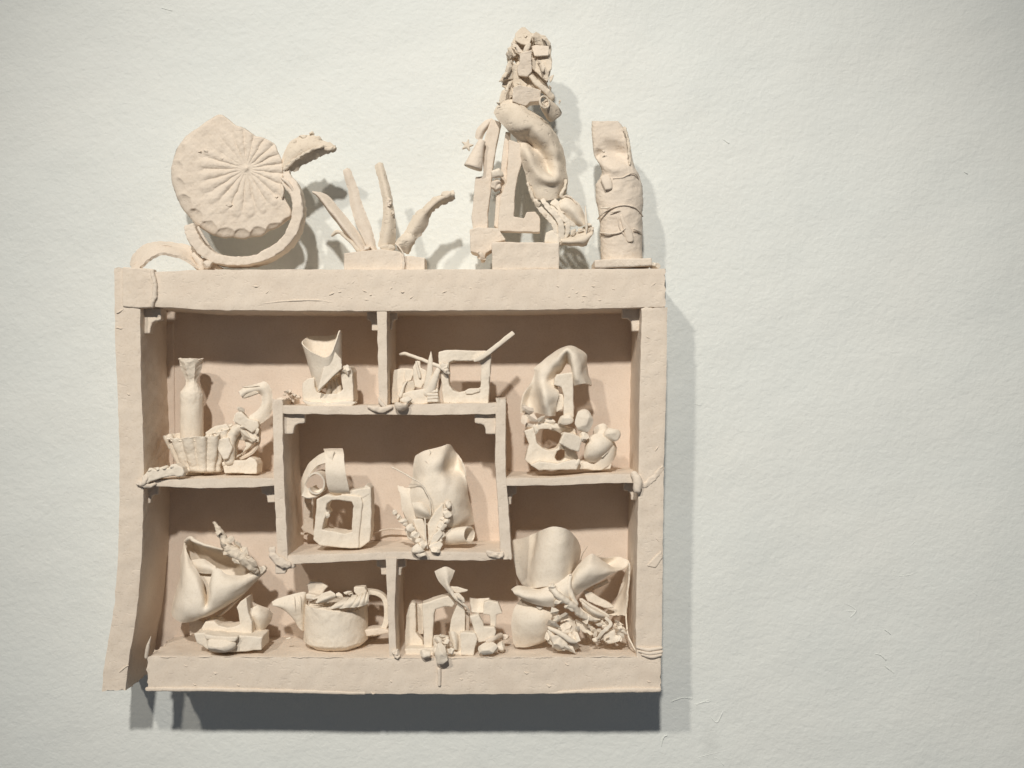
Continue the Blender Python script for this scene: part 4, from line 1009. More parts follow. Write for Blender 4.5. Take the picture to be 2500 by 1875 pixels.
slab('ring_stand', t, Lc, [(300, 1030), (360, 1010), (430, 960), (520, 955), (640, 985), (760, 1010), (790, 1080), (770, 1200), (800, 1300), (1000, 1330), (1105, 1330), (1090, 1375), (940, 1385), (770, 1375), (440, 1378), (370, 1345), (310, 1290), (325, 1230), (350, 1150), (320, 1080)], 44, 60,
     holes=[[(400, 1060), (440, 1010), (520, 1005), (610, 1030), (655, 1065), (635, 1140), (600, 1195), (540, 1210), (470, 1190), (420, 1140)], [(600, 1210), (640, 1190), (678, 1200), (680, 1270), (640, 1310), (600, 1310), (580, 1270)]], mat=M_PALE, amp=1.2, fine=.8)
slab('foot_ledge', t, Lc, [(360, 1340), (440, 1310), (600, 1330), (770, 1290), (805, 1310), (780, 1380), (440, 1385)], 20, 30, mat=M_PALE, amp=1.2)
sheet('puffed_disc', t, Lc, [[(870, 1170, 46), (900, 1090, 40), (960, 1060, 38), (1040, 1055, 40), (1110, 1100, 50)], [(860, 1220, 36), (900, 1160, 22), (980, 1130, 16), (1060, 1130, 24), (1115, 1140, 44)],
      [(860, 1270, 36), (900, 1240, 22), (980, 1220, 14), (1050, 1200, 24), (1095, 1180, 44)], [(870, 1300, 48), (920, 1308, 40), (970, 1300, 38), (1030, 1270, 40), (1075, 1220, 48)]], th=6, mat=M_PALE)
sheet('puffed_disc', t, Lc, [[(940, 1080, 60), (960, 1000, 66), (1030, 968, 66), (1065, 1010, 66), (1090, 1060, 64)], [(930, 1180, 54), (980, 1100, 44), (1040, 1060, 44), (1080, 1090, 50), (1110, 1120, 60)],
      [(940, 1300, 50), (1000, 1280, 38), (1060, 1240, 36), (1110, 1190, 44), (1138, 1180, 60)], [(930, 1380, 50), (1000, 1375, 44), (1060, 1350, 44), (1110, 1290, 50), (1135, 1240, 62)]], th=9, mat=M_PALE, ragged=1)
lump('ball', t, Lc, 1112, 1060, 34, 82, 72, 60, mat=M_PALE, facets=3, rough=.1)
sweep('disc_scar', t, Lc, [(1020, 1262, 26, 6), (1060, 1225, 30, 10), (1095, 1180, 40, 5)], mat=M_PALE, seg=8)
for k, (x, y, s_, a) in enumerate(((330, 830, 70, .5), (380, 900, 80, .7), (310, 920, 60, 1.7), (360, 990, 60, .4), (460, 920, 60, -.6), (400, 1010, 46, 1.2), (520, 940, 70, .1), (300, 800, 40, 1.2), (620, 1000, 70, .2), (860, 1120, 40, 1.2), (340, 870, 50, 2.4))):
    shard(t, Lc, x, y, 34 + (k * 5) % 20, s_, a, .35, M_SHELF if k < 4 else M_PALE)
sweep('root', t, Lc, [(770, 1370, 30, 10), (780, 1330, 24, 22), (800, 1300, 26, 20)], mat=M_PALE, rough=1)

# ================================================================== inner box
t = thing('coil_on_block', 'looped clay ribbon curling over a hollow window-like block inside the inner box', 'clay sculpture', (825, 1340, 70))
slab('window_block', t, M, [(408, 925), (480, 885), (560, 900), (640, 890), (790, 905), (802, 950), (780, 1150), (768, 1345), (700, 1352), (560, 1338), (430, 1322), (378, 1280), (392, 1100)], 38, 66,
     holes=[[(488, 962), (535, 930), (620, 930), (705, 944), (728, 980), (714, 1090), (714, 1215), (650, 1226), (540, 1204), (446, 1192), (466, 1090), (500, 1050), (478, 1010)]], mat=M_PALE, amp=1.2, tilt=(.06, 0))
slab('block_side', t, M, [(790, 880), (830, 800), (872, 830), (878, 1000), (872, 1200), (860, 1290), (800, 1330), (775, 1345), (770, 1100)], 47, 58, mat=M_PALE, amp=1.2)
slab('block_top', t, M, [(620, 880), (700, 850), (800, 830), (870, 825), (860, 880), (780, 925), (640, 915)], 46, 46, mat=M_PALE, amp=1.2)
slab('back_leg', t, M, [(285, 900), (370, 905), (372, 1180), (385, 1240), (290, 1200), (270, 1170), (290, 1140)], 120, 26, mat=M_SHELF)
lump('clay_blob', t, M, 500, 1060, 36, 22, 30, 20, mat=M_PALE)
sheet('ribbon', t, M, [[(462, 490, 84), (545, 487, 84), (630, 487, 84)], [(474, 520, 52), (555, 515, 50), (638, 520, 50)], [(482, 590, 34), (565, 590, 32), (645, 590, 32)], [(482, 680, 26), (568, 685, 22), (655, 690, 24)],
      [(490, 770, 30), (585, 770, 26), (672, 770, 28)], [(510, 840, 40), (600, 845, 36), (690, 850, 38)], [(530, 885, 62), (610, 885, 60), (695, 870, 62)], [(560, 900, 90), (640, 895, 90), (700, 865, 90)]], th=4.5, mat=M_PALE, amp=.5)
sheet('ribbon', t, M, [[(560, 510, 40), (548, 540, 34), (545, 600, 32)], [(470, 520, 56), (470, 560, 44), (470, 612, 40)], [(400, 560, 66), (410, 600, 52), (420, 632, 44)], [(340, 615, 74), (355, 650, 58), (375, 672, 48)], [(300, 690, 78), (315, 720, 64), (335, 735, 52)],
      [(278, 770, 80), (290, 790, 66), (305, 800, 56)], [(272, 860, 82), (282, 880, 68), (296, 890, 56)]], th=4, mat=M_PALE, amp=.5)
def curl():
    rows = []
    for f_ in (0, .35, .7, 1):
        r_ = []
        for k in range(16):
            a = 2 * math.pi * k / 16 * .86 - 2.4
            rr_ = 96 - 14 * k / 16
            r_.append((395 + 60 * f_ + rr_ * .82 * math.cos(a), 790 - 26 * f_ + rr_ * math.sin(a), 30 + 60 * f_ + 6 * math.sin(a)))
        rows.append(r_)
    sheet('ribbon', t, M, rows, th=4, mat=M_PALE, amp=.5, step=2.2)
curl()
sheet('ribbon', t, M, [[(300, 800, 46), (285, 860, 40), (268, 895, 34)], [(340, 840, 50), (325, 880, 44), (320, 915, 34)], [(400, 850, 56), (395, 885, 48), (390, 905, 40)], [(450, 830, 60), (450, 860, 56), (440, 880, 50)]], th=3.5, mat=M_PALE)

t = thing('wrapped_bouquet', 'big folded clay wrapper holding berry stalks, leaves and thin twigs', 'clay sculpture', (935, 1348, 60))
sheet('folded_wrapper', t, M, [
  [(1268, 548, 96), (1320, 515, 84), (1400, 492, 76), (1490, 468, 80), (1550, 443, 92), (1590, 490, 118), (1620, 530, 140)],
  [(1250, 640, 90), (1330, 610, 54), (1420, 590, 40), (1500, 570, 52), (1560, 570, 96), (1630, 560, 120), (1672, 600, 100)],
  [(1238, 750, 86), (1330, 730, 44), (1420, 700, 34), (1490, 680, 50), (1560, 670, 100), (1640, 660, 110), (1698, 690, 86)],
  [(1200, 830, 84), (1300, 820, 40), (1410, 800, 30), (1500, 760, 34), (1580, 750, 56), (1650, 750, 72), (1706, 780, 84)],
  [(1145, 870, 84), (1280, 900, 38), (1400, 900, 28), (1500, 880, 26), (1600, 870, 38), (1680, 880, 64), (1720, 900, 96)],
  [(1150, 1000, 84), (1280, 1010, 40), (1400, 1010, 32), (1510, 1000, 28), (1620, 990, 40), (1700, 1000, 70), (1745, 1010, 104)],
  [(1185, 1110, 84), (1290, 1110, 46), (1400, 1110, 40), (1520, 1110, 34), (1630, 1100, 48), (1710, 1090, 76), (1765, 1100, 106)],
  [(1230, 1190, 84), (1310, 1200, 56), (1410, 1200, 50), (1520, 1185, 50), (1610, 1180, 64), (1690, 1160, 84), (1768, 1140, 108)]], th=4.5, mat=M_PALE, amp=.8, step=2.4)
sheet('wrapper_flap', t, M, [[(1108, 805, 70), (1160, 820, 70), (1210, 830, 70)], [(1135, 900, 60), (1200, 900, 56), (1260, 900, 52)], [(1150, 1000, 60), (1220, 1000, 50), (1290, 990, 44)], [(1190, 1090, 60), (1250, 1090, 50), (1310, 1090, 46)], [(1240, 1180, 60), (1290, 1180, 50), (1330, 1180, 46)]], th=4, mat=M_PALE, ragged=1.5)
sheet('small_cone', t, M, [[(1500 + 20 * math.cos(a), 1255 + 55 * math.sin(a) - 0, 50 + 14 * math.cos(a)) for a in np.linspace(0, 6.283, 13)[:-1]], [(1600 + 24 * math.cos(a), 1245 + 68 * math.sin(a), 48 + 18 * math.cos(a)) for a in np.linspace(0, 6.283, 13)[:-1]],
      [(1735 + 46 * math.cos(a), 1232 + 68 * math.sin(a), 48 + 22 * math.cos(a)) for a in np.linspace(0, 6.283, 13)[:-1]]], closed=True, th=4, mat=M_PALE)
sheet('pod', t, M, [[(1238, 955, 30), (1300, 955, 22), (1370, 1000, 24), (1405, 1050, 30)], [(1250, 1000, 22), (1310, 1010, 10), (1365, 1040, 12), (1405, 1072, 26)], [(1275, 1070, 30), (1320, 1082, 24), (1370, 1090, 26), (1400, 1092, 30)]], th=5, mat=M_PALE)
sweep('twig', t, M, [(1060, 645, 30, 7), (1150, 690, 24, 6), (1240, 742, 20, 6), (1310, 785, 18, 5), (1350, 850, 16, 5), (1388, 920, 14, 6), (1396, 1000, 14, 6), (1396, 1060, 16, 5)], mat=M_PALE, seg=8, step=2)
sweep('twig', t, M, [(1345, 1090, 14, 7), (1350, 1180, 10, 7), (1358, 1280, 6, 6), (1370, 1350, 4, 5)], mat=M_PALE, seg=8, step=2)
sweep('fold_line', t, M, [(1350, 590, 42, 3), (1380, 620, 38, 5), (1390, 690, 34, 4), (1385, 760, 31, 2)], mat=M_PALE, seg=8)
sweep('fold_line', t, M, [(1385, 490, 66, 3), (1392, 515, 58, 5), (1385, 540, 54, 3)], mat=M_PALE, seg=8)
stalkL = [(1085, 1035, 22, 26), (1120, 1080, 26, 24), (1150, 1115, 42, 32), (1222, 1178, 44, 36), (1178, 1140, 30, 20), (1270, 1235, 46, 38), (1300, 1290, 46, 36), (1240, 1240, 30, 26)]
for x, y, rx, ry in stalkL: lump('berry', t, M, x, y, 22 - (y - 1030) * .05, rx * RS.uniform(.8, 1.05), ry * RS.uniform(.8, 1.1), rx * .8, mat=M_PALE, rough=.25, facets=3, sub=3)
sweep('stalk', t, M, [(1090, 1040, 28, 10), (1180, 1140, 22, 16), (1260, 1240, 14, 20), (1330, 1330, 8, 16)], mat=M_PALE)
for x, y, rx, ry in ((1548, 970, 34, 40), (1525, 1010, 22, 16), (1545, 1052, 52, 42), (1500, 1095, 22, 20), (1530, 1115, 44, 38), (1500, 1155, 46, 40), (1485, 1190, 34, 26), (1490, 1240, 40, 36), (1470, 1280, 36, 26)):
    lump('berry', t, M, x, y, 18, rx * RS.uniform(.8, 1.05), ry * RS.uniform(.8, 1.1), rx * .8, mat=M_PALE, rough=.25, facets=3, sub=3)
slab('leaf', t, M, [(1375, 1130), (1430, 1040), (1500, 960), (1512, 1060), (1480, 1150), (1420, 1260), (1375, 1330)], 20, 8, mat=M_PALE, voxel=1.4, amp=1)
slab('leaf', t, M, [(1385, 1330), (1420, 1240), (1480, 1180), (1500, 1230), (1440, 1300)], 8, 7, mat=M_PALE, voxel=1.4, amp=1)
slab('leaf', t, M, [(1170, 1180), (1240, 1150), (1310, 1230), (1345, 1330), (1270, 1320), (1200, 1260)], 34, 10, mat=M_PALE, voxel=1.4, amp=1)
slab('leaf', t, M, [(1240, 1100), (1320, 1090), (1350, 1180), (1345, 1290), (1290, 1240)], 26, 10, mat=M_PALE, voxel=1.4, amp=1)
slab('leaf', t, M, [(1380, 1330), (1470, 1290), (1500, 1320), (1460, 1390), (1400, 1370)], 4, 16, mat=M_PALE, voxel=1.5, amp=1)
lump('root_lump', t, M, 1290, 1360, -6, 66, 46, 60, mat=M_PALE, rough=.3, facets=4)
lump('root_lump', t, M, 1310, 1395, -10, 44, 30, 44, mat=M_PALE, rough=.3, facets=3)
lump('root_lump', t, M, 1440, 1370, 2, 46, 26, 50, mat=M_PALE, rough=.3, facets=4)
lump('root_lump', t, M, 1330, 1320, 6, 50, 40, 50, mat=M_PALE, rough=.3, facets=4)
t = thing('clay_curl', 'thin bow-shaped clay thread along the back of the inner box floor', 'clay thread', (900, 1290, 165))
sweep('thread', t, M, [(240, 1200, 168, 14), (280, 1225, 160, 12), (380, 1215, 150, 8), (560, 1210, 150, 8), (880, 1215, 156, 6), (980, 1190, 160, 9), (1080, 1182, 160, 9), (1180, 1190, 160, 6)], mat=M_SHELF, seg=8)

# ================================================================== lower left compartment
t = thing('draped_pouch', 'slouching clay cloth pouch with a knobbly branch, propped on a notched base', 'clay sculpture', (560, 1600, 60))
sheet('pouch_front', t, O, [
  [(440, 400, 120), (478, 560, 86), (555, 690, 60), (610, 800, 56), (645, 945, 66), (680, 820, 50), (735, 668, 44), (850, 728, 44), (1000, 735, 56), (1100, 690, 74), (1160, 650, 80)],
  [(425, 480, 118), (462, 640, 60), (545, 780, 36), (605, 900, 34), (650, 975, 60), (685, 880, 34), (725, 800, 24), (860, 800, 24), (1010, 780, 44), (1110, 715, 66), (1190, 660, 74)],
  [(402, 620, 114), (440, 760, 46), (530, 880, 26), (600, 970, 24), (650, 1010, 40), (690, 950, 24), (730, 900, 16), (865, 870, 20), (1010, 815, 42), (1125, 735, 66), (1222, 672, 74)],
  [(395, 760, 112), (415, 860, 48), (490, 980, 22), (570, 1040, 20), (640, 1060, 24), (690, 1020, 22), (735, 980, 20), (870, 920, 26), (1000, 850, 46), (1130, 755, 70), (1215, 690, 76)],
  [(340, 960, 110), (370, 1000, 50), (450, 1080, 26), (540, 1110, 26), (620, 1110, 30), (690, 1070, 30), (740, 1040, 32), (870, 970, 40), (1000, 890, 56), (1110, 790, 76), (1190, 710, 80)],
  [(312, 1075, 108), (335, 1130, 66), (410, 1175, 50), (520, 1165, 48), (610, 1130, 50), (690, 1100, 54), (740, 1075, 58), (860, 1005, 64), (985, 915, 74), (1090, 815, 86), (1170, 730, 84)]],
  th=5, mat=M_PALE, amp=.8, step=2.4)
sheet('pouch_back', t, O, [
  [(440, 400, 104), (492, 358, 84), (540, 410, 70), (650, 440, 62), (760, 470, 66), (860, 500, 84), (960, 560, 104), (1060, 620, 120), (1160, 655, 84)],
  [(450, 480, 126), (520, 440, 140), (600, 500, 148), (700, 530, 150), (800, 570, 150), (880, 570, 148), (960, 640, 140), (1060, 690, 118), (1150, 690, 88)],
  [(440, 700, 120), (520, 700, 132), (600, 780, 140), (700, 800, 140), (800, 830, 140), (900, 830, 136), (980, 800, 126), (1060, 760, 110), (1150, 715, 88)],
  [(350, 1050, 112), (450, 1120, 110), (560, 1110, 108), (680, 1060, 106), (780, 1010, 106), (880, 950, 104), (980, 890, 100), (1060, 830, 94), (1150, 740, 88)]], th=4, mat=M_PALE, amp=.8)
sweep('rim_fold', t, O, [(445, 400, 100, 16), (492, 368, 84, 20), (530, 395, 74, 18), (600, 425, 64, 14), (700, 455, 62, 12), (800, 480, 68, 10)], mat=M_PALE)
sheet('pouch_lining', t, O, [[(480, 620, 104), (600, 600, 100), (740, 640, 90)], [(540, 760, 86), (620, 760, 84), (720, 760, 76)], [(580, 900, 80), (640, 900, 78), (700, 900, 74)], [(600, 1010, 76), (640, 1010, 76), (690, 1010, 70)]], th=4, mat=M_PALE)
sheet('pouch_lining', t, O, [[(490, 590, 96), (600, 575, 84), (660, 600, 80), (745, 655, 60)], [(500, 640, 86), (600, 640, 66), (670, 650, 62), (735, 690, 56)], [(550, 700, 80), (620, 705, 72), (680, 710, 66), (730, 705, 60)]], th=5, mat=M_PALE)
slab('rim_point', t, O, [(1085, 700), (1150, 655), (1200, 640), (1225, 665), (1180, 715), (1110, 740)], 66, 14, mat=M_PALE, voxel=1.5)
sweep('branch', t, O, [(728, 222, 60, 16), (760, 280, 56, 26), (800, 350, 52, 32), (835, 430, 48, 40), (900, 500, 46, 56), (990, 550, 46, 58), (1070, 620, 50, 50), (1130, 680, 58, 34)], mat=M_TAN, rough=2.4)
for k, (x, y, s_, a) in enumerate(((760, 320, 40, 1.9), (820, 450, 60, .9), (880, 380, 50, 2.3), (940, 430, 70, .6), (960, 540, 80, .5), (1030, 580, 70, .7), (880, 520, 70, .4), (1090, 600, 60, .8), (840, 490, 50, 2.), (1010, 500, 70, .5), (925, 580, 50, .9))):
    shard(t, O, x, y, 34 + (k * 3) % 10, s_, a, .3, M_TAN, 'bark_flake')
lump('clay_blob', t, O, 505, 1050, 24, 34, 18, 22, mat=M_PALE, rough=.3)
lump('clay_blob', t, O, 425, 865, 44, 18, 12, 14, mat=M_PALE)
slab('ring_base', t, O, [(603, 1235), (640, 1180), (720, 1176), (765, 1218), (850, 1238), (920, 1226), (972, 1205), (965, 1110), (940, 1040), (980, 985), (1028, 950), (1050, 1090), (1085, 1175), (1088, 1320), (900, 1330), (620, 1300)], 46, 60, mat=M_PALE, amp=1.1)
slab('ledge', t, O, [(528, 1295), (620, 1285), (900, 1310), (1183, 1325), (1175, 1445), (900, 1470), (700, 1462), (560, 1380)], 14, 76, mat=M_PALE, amp=1.2)
lump('bowl_lump', t, O, 775, 1395, 6, 170, 84, 120, mat=M_PALE, rough=.15, facets=6)
slab('ledge', t, O, [(620, 1300), (760, 1320), (950, 1330), (920, 1370), (760, 1360), (640, 1340)], -4, 40, mat=M_PALE, amp=1.2)
slab('prop', t, O, [(480, 1160), (560, 1150), (620, 1180), (610, 1290), (520, 1290), (490, 1310)], 96, 30, mat=M_SHELF)
sweep('prop', t, O, [(1010, 900, 90, 14), (900, 1010, 96, 16), (760, 1120, 100, 16), (620, 1180, 104, 14)], mat=M_SHELF)
t = thing('shell_shard', 'hollow cone-like clay shard standing between the pouch and the mug', 'clay shard', (640, 1585, 90))
sheet('shell', t, O, [[(1070, 1055, 70), (1150, 1028, 78), (1230, 1060, 92), (1282, 1100, 110)], [(1085, 1110, 62), (1150, 1110, 60), (1220, 1130, 74), (1270, 1150, 100)], [(1110, 1160, 66), (1150, 1180, 62), (1200, 1190, 74), (1240, 1200, 92)], [(1130, 1230, 76), (1150, 1260, 76), (1175, 1280, 80), (1190, 1270, 90)]], th=5, mat=M_PALE, ragged=1)
slab('stand', t, O, [(1040, 960), (1120, 1010), (1250, 1060), (1240, 1100), (1060, 1060)], 96, 8, mat=M_SHELF, voxel=1.6)
sweep('shell_stem', t, O, [(1160, 1260, 80, 30), (1170, 1320, 80, 26), (1165, 1420, 76, 34)], mat=M_PALE)

# ================================================================== lower middle: mug
t = thing('clay_mug', 'cream clay mug with torn curling rim, side fan and broken loop handle', 'mug', (820, 1590, 105))
def mug():
    cx, cz = 820.5, 108.0; seg = 150; rows = []
    yt = 1468.0; yb = 1577.0
    prof_out = [(0, 74.5), (.1, 75.5), (.3, 76.5), (.6, 77.5), (.80, 77.2), (.855, 76), (.90, 70), (.96, 60), (1.02, 50), (1.05, 40), (1.05, 16)]
    th_ = np.linspace(0, 2 * math.pi, seg, endpoint=False)
    f = (DC + cz) / DC * K
    # rim height along the angle (front is -pi/2)
    ra = np.array([-180, -150, -125, -105, -80, -60, -45, -25, 0, 40, 90, 140, 180], float); rv = np.array([1, 1, 2, 4, 8, 11, 13, 8, -2, -6, -2, 0, 1], float)
    lift = np.interp(np.degrees((th_ + math.pi) % (2 * math.pi) - math.pi), ra, rv)
    V = []
    P_ = cr(np.array(prof_out, float), 60)
    for u, r in P_:
        y = yt + (yb - yt) * u + lift * max(0, 1 - u * 2.2)
        V.append(np.stack(((cx - CX) * f + r * f * np.cos(th_), cz * K + r * f * np.sin(th_), (CY - y) * f), -1))
    inner = []
    for u, r in ((1.0 - .08, 20), (.88, 56), (.8, 68), (.5, 70), (.2, 70), (0.01, 69.5)):
        y = yt + (yb - yt) * u + lift * max(0, 1 - u * 2.2)
        inner.append(np.stack(((cx - CX) * f + r * f * np.cos(th_), cz * K + r * f * np.sin(th_), (CY - y) * f), -1))
    rows = inner + V; nr = len(rows)
    faces = []
    for i in range(nr - 1):
        for j in range(seg):
            a = i * seg + j; b = i * seg + (j + 1) % seg
            faces.append((a, a + seg, b + seg, b))
    faces.append(tuple(range(seg))); faces.append(tuple(reversed(range((nr - 1) * seg, nr * seg))))
    bm = recalc(wobble(np.concatenate(rows), .7, .4), faces)
    me = bpy.data.meshes.new('body'); bm.to_mesh(me); bm.free(); me.shade_smooth(); me.materials.append(M_PALE)
    o = bpy.data.objects.new('body', me); COL.objects.link(o); place(o, t)
mug()
# torn slices of the rim folding back, each overlapping the next
for n_, (x, y, z0_, w_, h_, lean) in enumerate(((975, 742, 29, 230, 130, 150), (1120, 742, 26, 220, 190, 150), (1250, 735, 26, 170, 200, 120), (1345, 725, 28, 140, 215, 90), (1425, 712, 33, 110, 200, 50), (700, 618, 40, 170, 70, 60), (830, 640, 36, 160, 90, 80))):
    sheet('rim_petal', t, P, [
        [(x, y, z0_), (x + w_ * .5, y - 10, z0_ - 3), (x + w_, y - 34, z0_ + 1)],
        [(x + lean * .35 + 18, y - h_ * .38, z0_ + 1), (x + w_ * .55 + lean * .3, y - h_ * .42, z0_ - 5), (x + w_ * .95 + lean * .2, y - h_ * .5, z0_ + 1)],
        [(x + lean * .8 + 30, y - h_ * .75, z0_ + 10), (x + w_ * .6 + lean * .55, y - h_ * .8, z0_ + 4), (x + w_ * .85 + lean * .4, y - h_ * .85, z0_ + 10)],
        [(x + lean * 1.05 + 40, y - h_ * .98, z0_ + 26), (x + w_ * .62 + lean * .7, y - h_ * 1.04, z0_ + 22), (x + w_ * .78 + lean * .6, y - h_ * 1.0, z0_ + 26)]],
        th=2.6, mat=M_PALE, step=1.8, ragged=1.2, amp=.4)
revolve('filling', t, 820.5, [(1467, 20), (1468, 50), (1471, 66), (1482, 70), (1486, 30)], 108, mat=M_PALE, amp=2.5, fine=1)
sheet('fan', t, P, [[(145, 660, 70), (230, 605, 72), (400, 555, 76), (600, 505, 84), (640, 560, 92)], [(160, 690, 62), (290, 700, 60), (420, 700, 62), (560, 700, 70), (630, 690, 90)],
      [(200, 700, 68), (330, 760, 66), (450, 850, 68), (560, 870, 76), (620, 860, 90)], [(250, 712, 76), (380, 790, 76), (480, 920, 78), (560, 1050, 84), (600, 1060, 94)]], th=5, mat=M_PALE, step=2)
for x0_, y0_, x1_, y1_ in ((305, 645, 315, 690), (450, 570, 470, 740), (540, 560, 545, 750)):
    sweep('fan_pleat', t, P, [(x0_ + 12, y0_, 68, 5), ((x0_ + x1_) / 2 + 12, (y0_ + y1_) / 2, 60, 8), (x1_ + 12, y1_ + 30, 60, 3)], mat=M_PALE, seg=8, step=2)
slab('rim_shard', t, P, [(655, 410), (700, 352), (850, 362), (945, 432), (895, 485), (845, 575), (750, 560), (680, 545)], 92, 16, mat=M_PALE, voxel=1.5)
slab('rim_shard', t, P, [(640, 540), (700, 540), (850, 575), (900, 610), (700, 610), (640, 600)], 62, 20, mat=M_PALE, voxel=1.5)
sheet('spade_leaf', t, P, [[(772, 668, 30), (860, 545, 40), (985, 488, 46)], [(790, 668, 28), (930, 590, 24), (1060, 545, 36)], [(800, 665, 32), (940, 640, 34), (1040, 600, 40)]], th=3, mat=M_PALE, step=2)
slab('rim_shard', t, P, [(1330, 440), (1480, 435), (1510, 500), (1500, 590), (1400, 570), (1330, 500)], 60, 24, mat=M_PALE, voxel=1.5, amp=1.2)
sweep('handle', t, P, [(1470, 505, 104, 44, 80), (1620, 505, 104, 36, 80), (1740, 555, 104, 38, 80), (1800, 660, 104, 42, 80), (1812, 800, 104, 46, 80), (1795, 950, 104, 46, 80), (1735, 1045, 104, 46, 80), (1620, 1088, 104, 46, 80), (1500, 1090, 104, 46, 80)], e=6, mat=M_PALE, seg=36)
slab('handle_foot', t, P, [(1490, 1060), (1700, 1030), (1820, 1060), (1825, 1098), (1650, 1125), (1510, 1145)], 84, 40, mat=M_SHELF, voxel=1.8, amp=1)
for k, (x, y, s_, a) in enumerate(((1230, 520, 60, -.4), (1110, 560, 60, .3), (1290, 560, 60, .9), (960, 610, 40, .1), (1420, 560, 60, 1.4), (1180, 640, 60, -.5))): shard(t, P, x, y, 46 + (k * 9) % 50, s_, a, .35, M_PALE)
lump('clay_blob', t, P, 930, 800, 32, 18, 10, 12, mat=M_PALE)
slab('clay_chip', t, P, [(330, 1185), (400, 1165), (410, 1180), (360, 1195)], 60, 6, mat=M_PALE, voxel=1.3)

# ================================================================== lower right: ruined arches
t = thing('ruined_arches', 'cluster of broken clay arches and posts like small ruins under the inner box', 'clay sculpture', (1090, 1600, 50))
slab('arch_leg', t, Q, [(272, 1000), (290, 750), (318, 640), (348, 605), (385, 625), (392, 800), (392, 950), (470, 1040), (475, 1165), (280, 1170)], 70, 30, mat=M_PALE, amp=1)
slab('arch_leg', t, Q, [(390, 630), (470, 620), (475, 960), (395, 955)], 100, 8, mat=M_PALE)
slab('arch', t, Q, [(468, 622), (600, 575), (700, 545), (765, 528), (838, 605), (800, 655), (745, 645), (700, 650), (610, 680), (592, 760), (582, 980), (572, 1190), (488, 1160), (480, 900)], 44, 40, mat=M_PALE, amp=1)
slab('post', t, Q, [(860, 620), (925, 632), (948, 760), (940, 940), (925, 1190), (870, 1190), (850, 960), (775, 930), (790, 800)], 36, 30, mat=M_PALE, amp=1)
slab('post', t, Q, [(945, 700), (995, 710), (990, 920), (935, 930)], 56, 20, mat=M_SHELF)
sheet('wedge', t, Q, [[(770, 930, 34), (800, 925, 24), (855, 950, 30)], [(790, 1030, 28), (825, 1030, 18), (858, 1040, 26)], [(815, 1120, 26), (835, 1130, 20), (855, 1140, 26)]], th=5, mat=M_PALE)
slab('block', t, Q, [(895, 945), (1060, 950), (1080, 1010), (1040, 1195), (900, 1195)], 16, 30, mat=M_PALE, amp=1)
sheet('petal', t, Q, [[(608, 252, 36), (640, 330, 32), (690, 400, 28), (750, 470, 24), (830, 560, 20)], [(680, 215, 26), (700, 300, 22), (725, 380, 20), (775, 480, 18), (845, 565, 18)], [(740, 203, 26), (745, 290, 20), (745, 380, 18), (785, 470, 18), (855, 565, 20)], [(828, 245, 38), (800, 320, 32), (765, 400, 24), (800, 470, 20), (870, 570, 22)]], th=4, mat=M_PALE, step=1.8)
sweep('petal_stem', t, Q, [(760, 440, 20, 14), (830, 545, 18, 18), (910, 610, 20, 16), (960, 650, 24, 14), (1000, 715, 34, 10)], mat=M_PALE)
slab('petal', t, Q, [(780, 425), (860, 430), (980, 465), (960, 480), (850, 500), (800, 470)], 30, 5, mat=M_PALE, voxel=1.3)
slab('petal', t, Q, [(800, 505), (880, 505), (935, 560), (945, 600), (880, 600), (840, 560)], 18, 6, mat=M_PALE, voxel=1.3)
slab('cross_post', t, Q, [(1000, 765), (1095, 740), (1145, 830), (1155, 880), (1275, 885), (1295, 930), (1280, 980), (1180, 1040), (1095, 1050)], 26, 18, mat=M_PALE, amp=1)
slab('cross_post', t, Q, [(1165, 600), (1215, 585), (1312, 605), (1362, 722), (1295, 740), (1290, 885), (1235, 885), (1225, 740), (1150, 735)], 46, 18, mat=M_PALE, amp=1)
sheet('dish', t, Q, [[(1000, 550, 60), (1110, 560, 74), (1225, 552, 64)], [(1005, 640, 58), (1100, 660, 66), (1180, 640, 60)], [(1020, 715, 54), (1090, 725, 56), (1150, 720, 54)]], th=5, mat=M_PALE)
lump('rock', t, Q, 1215, 1125, 8, 140, 84, 100, mat=M_PALE, facets=9, rough=.12)
lump('rock', t, Q, 1350, 1095, 34, 48, 66, 60, mat=M_PALE, facets=4, rough=.12)
lump('rock', t, Q, 1390, 990, 80, 56, 34, 50, mat=M_SHELF, facets=4, rough=.3)
sweep('bar', t, Q, [(1200, 1040, 16, 24), (1280, 1000, 30, 26), (1350, 970, 60, 26)], mat=M_SHELF, e=3)
lump('rock', t, Q, 510, 1185, -8, 76, 56, 60, mat=M_PALE, facets=4, rough=.2)
lump('hanging_nugget', t, Q, 680, 1200, -16, 92, 148, 80, mat=M_PALE, facets=11, rough=.1)
lump('rock', t, Q, 780, 1150, 0, 46, 40, 40, mat=M_PALE, facets=5, rough=.3)
for k, (x, y, s_, a) in enumerate(((640, 1030, 60, .8), (700, 1060, 60, .2), (620, 1090, 50, 1.4), (740, 1040, 46, 2.2), (680, 990, 46, .1), (790, 1100, 44, 1.0), (600, 1150, 46, 1.9), (880, 560, 40, .7))):
    shard(t, Q, x, y, 0 + (k * 5) % 14, s_, a, .4, M_PALE)
slab('post', t, Q, [(590, 1000), (700, 990), (760, 1000), (760, 1190), (600, 1190)], 30, 20, mat=M_PALE, amp=1)
slab('floor_slab', t, Q, [(270, 1130), (600, 1120), (1050, 1170), (1050, 1205), (280, 1190)], 30, 40, mat=M_PALE, amp=1)

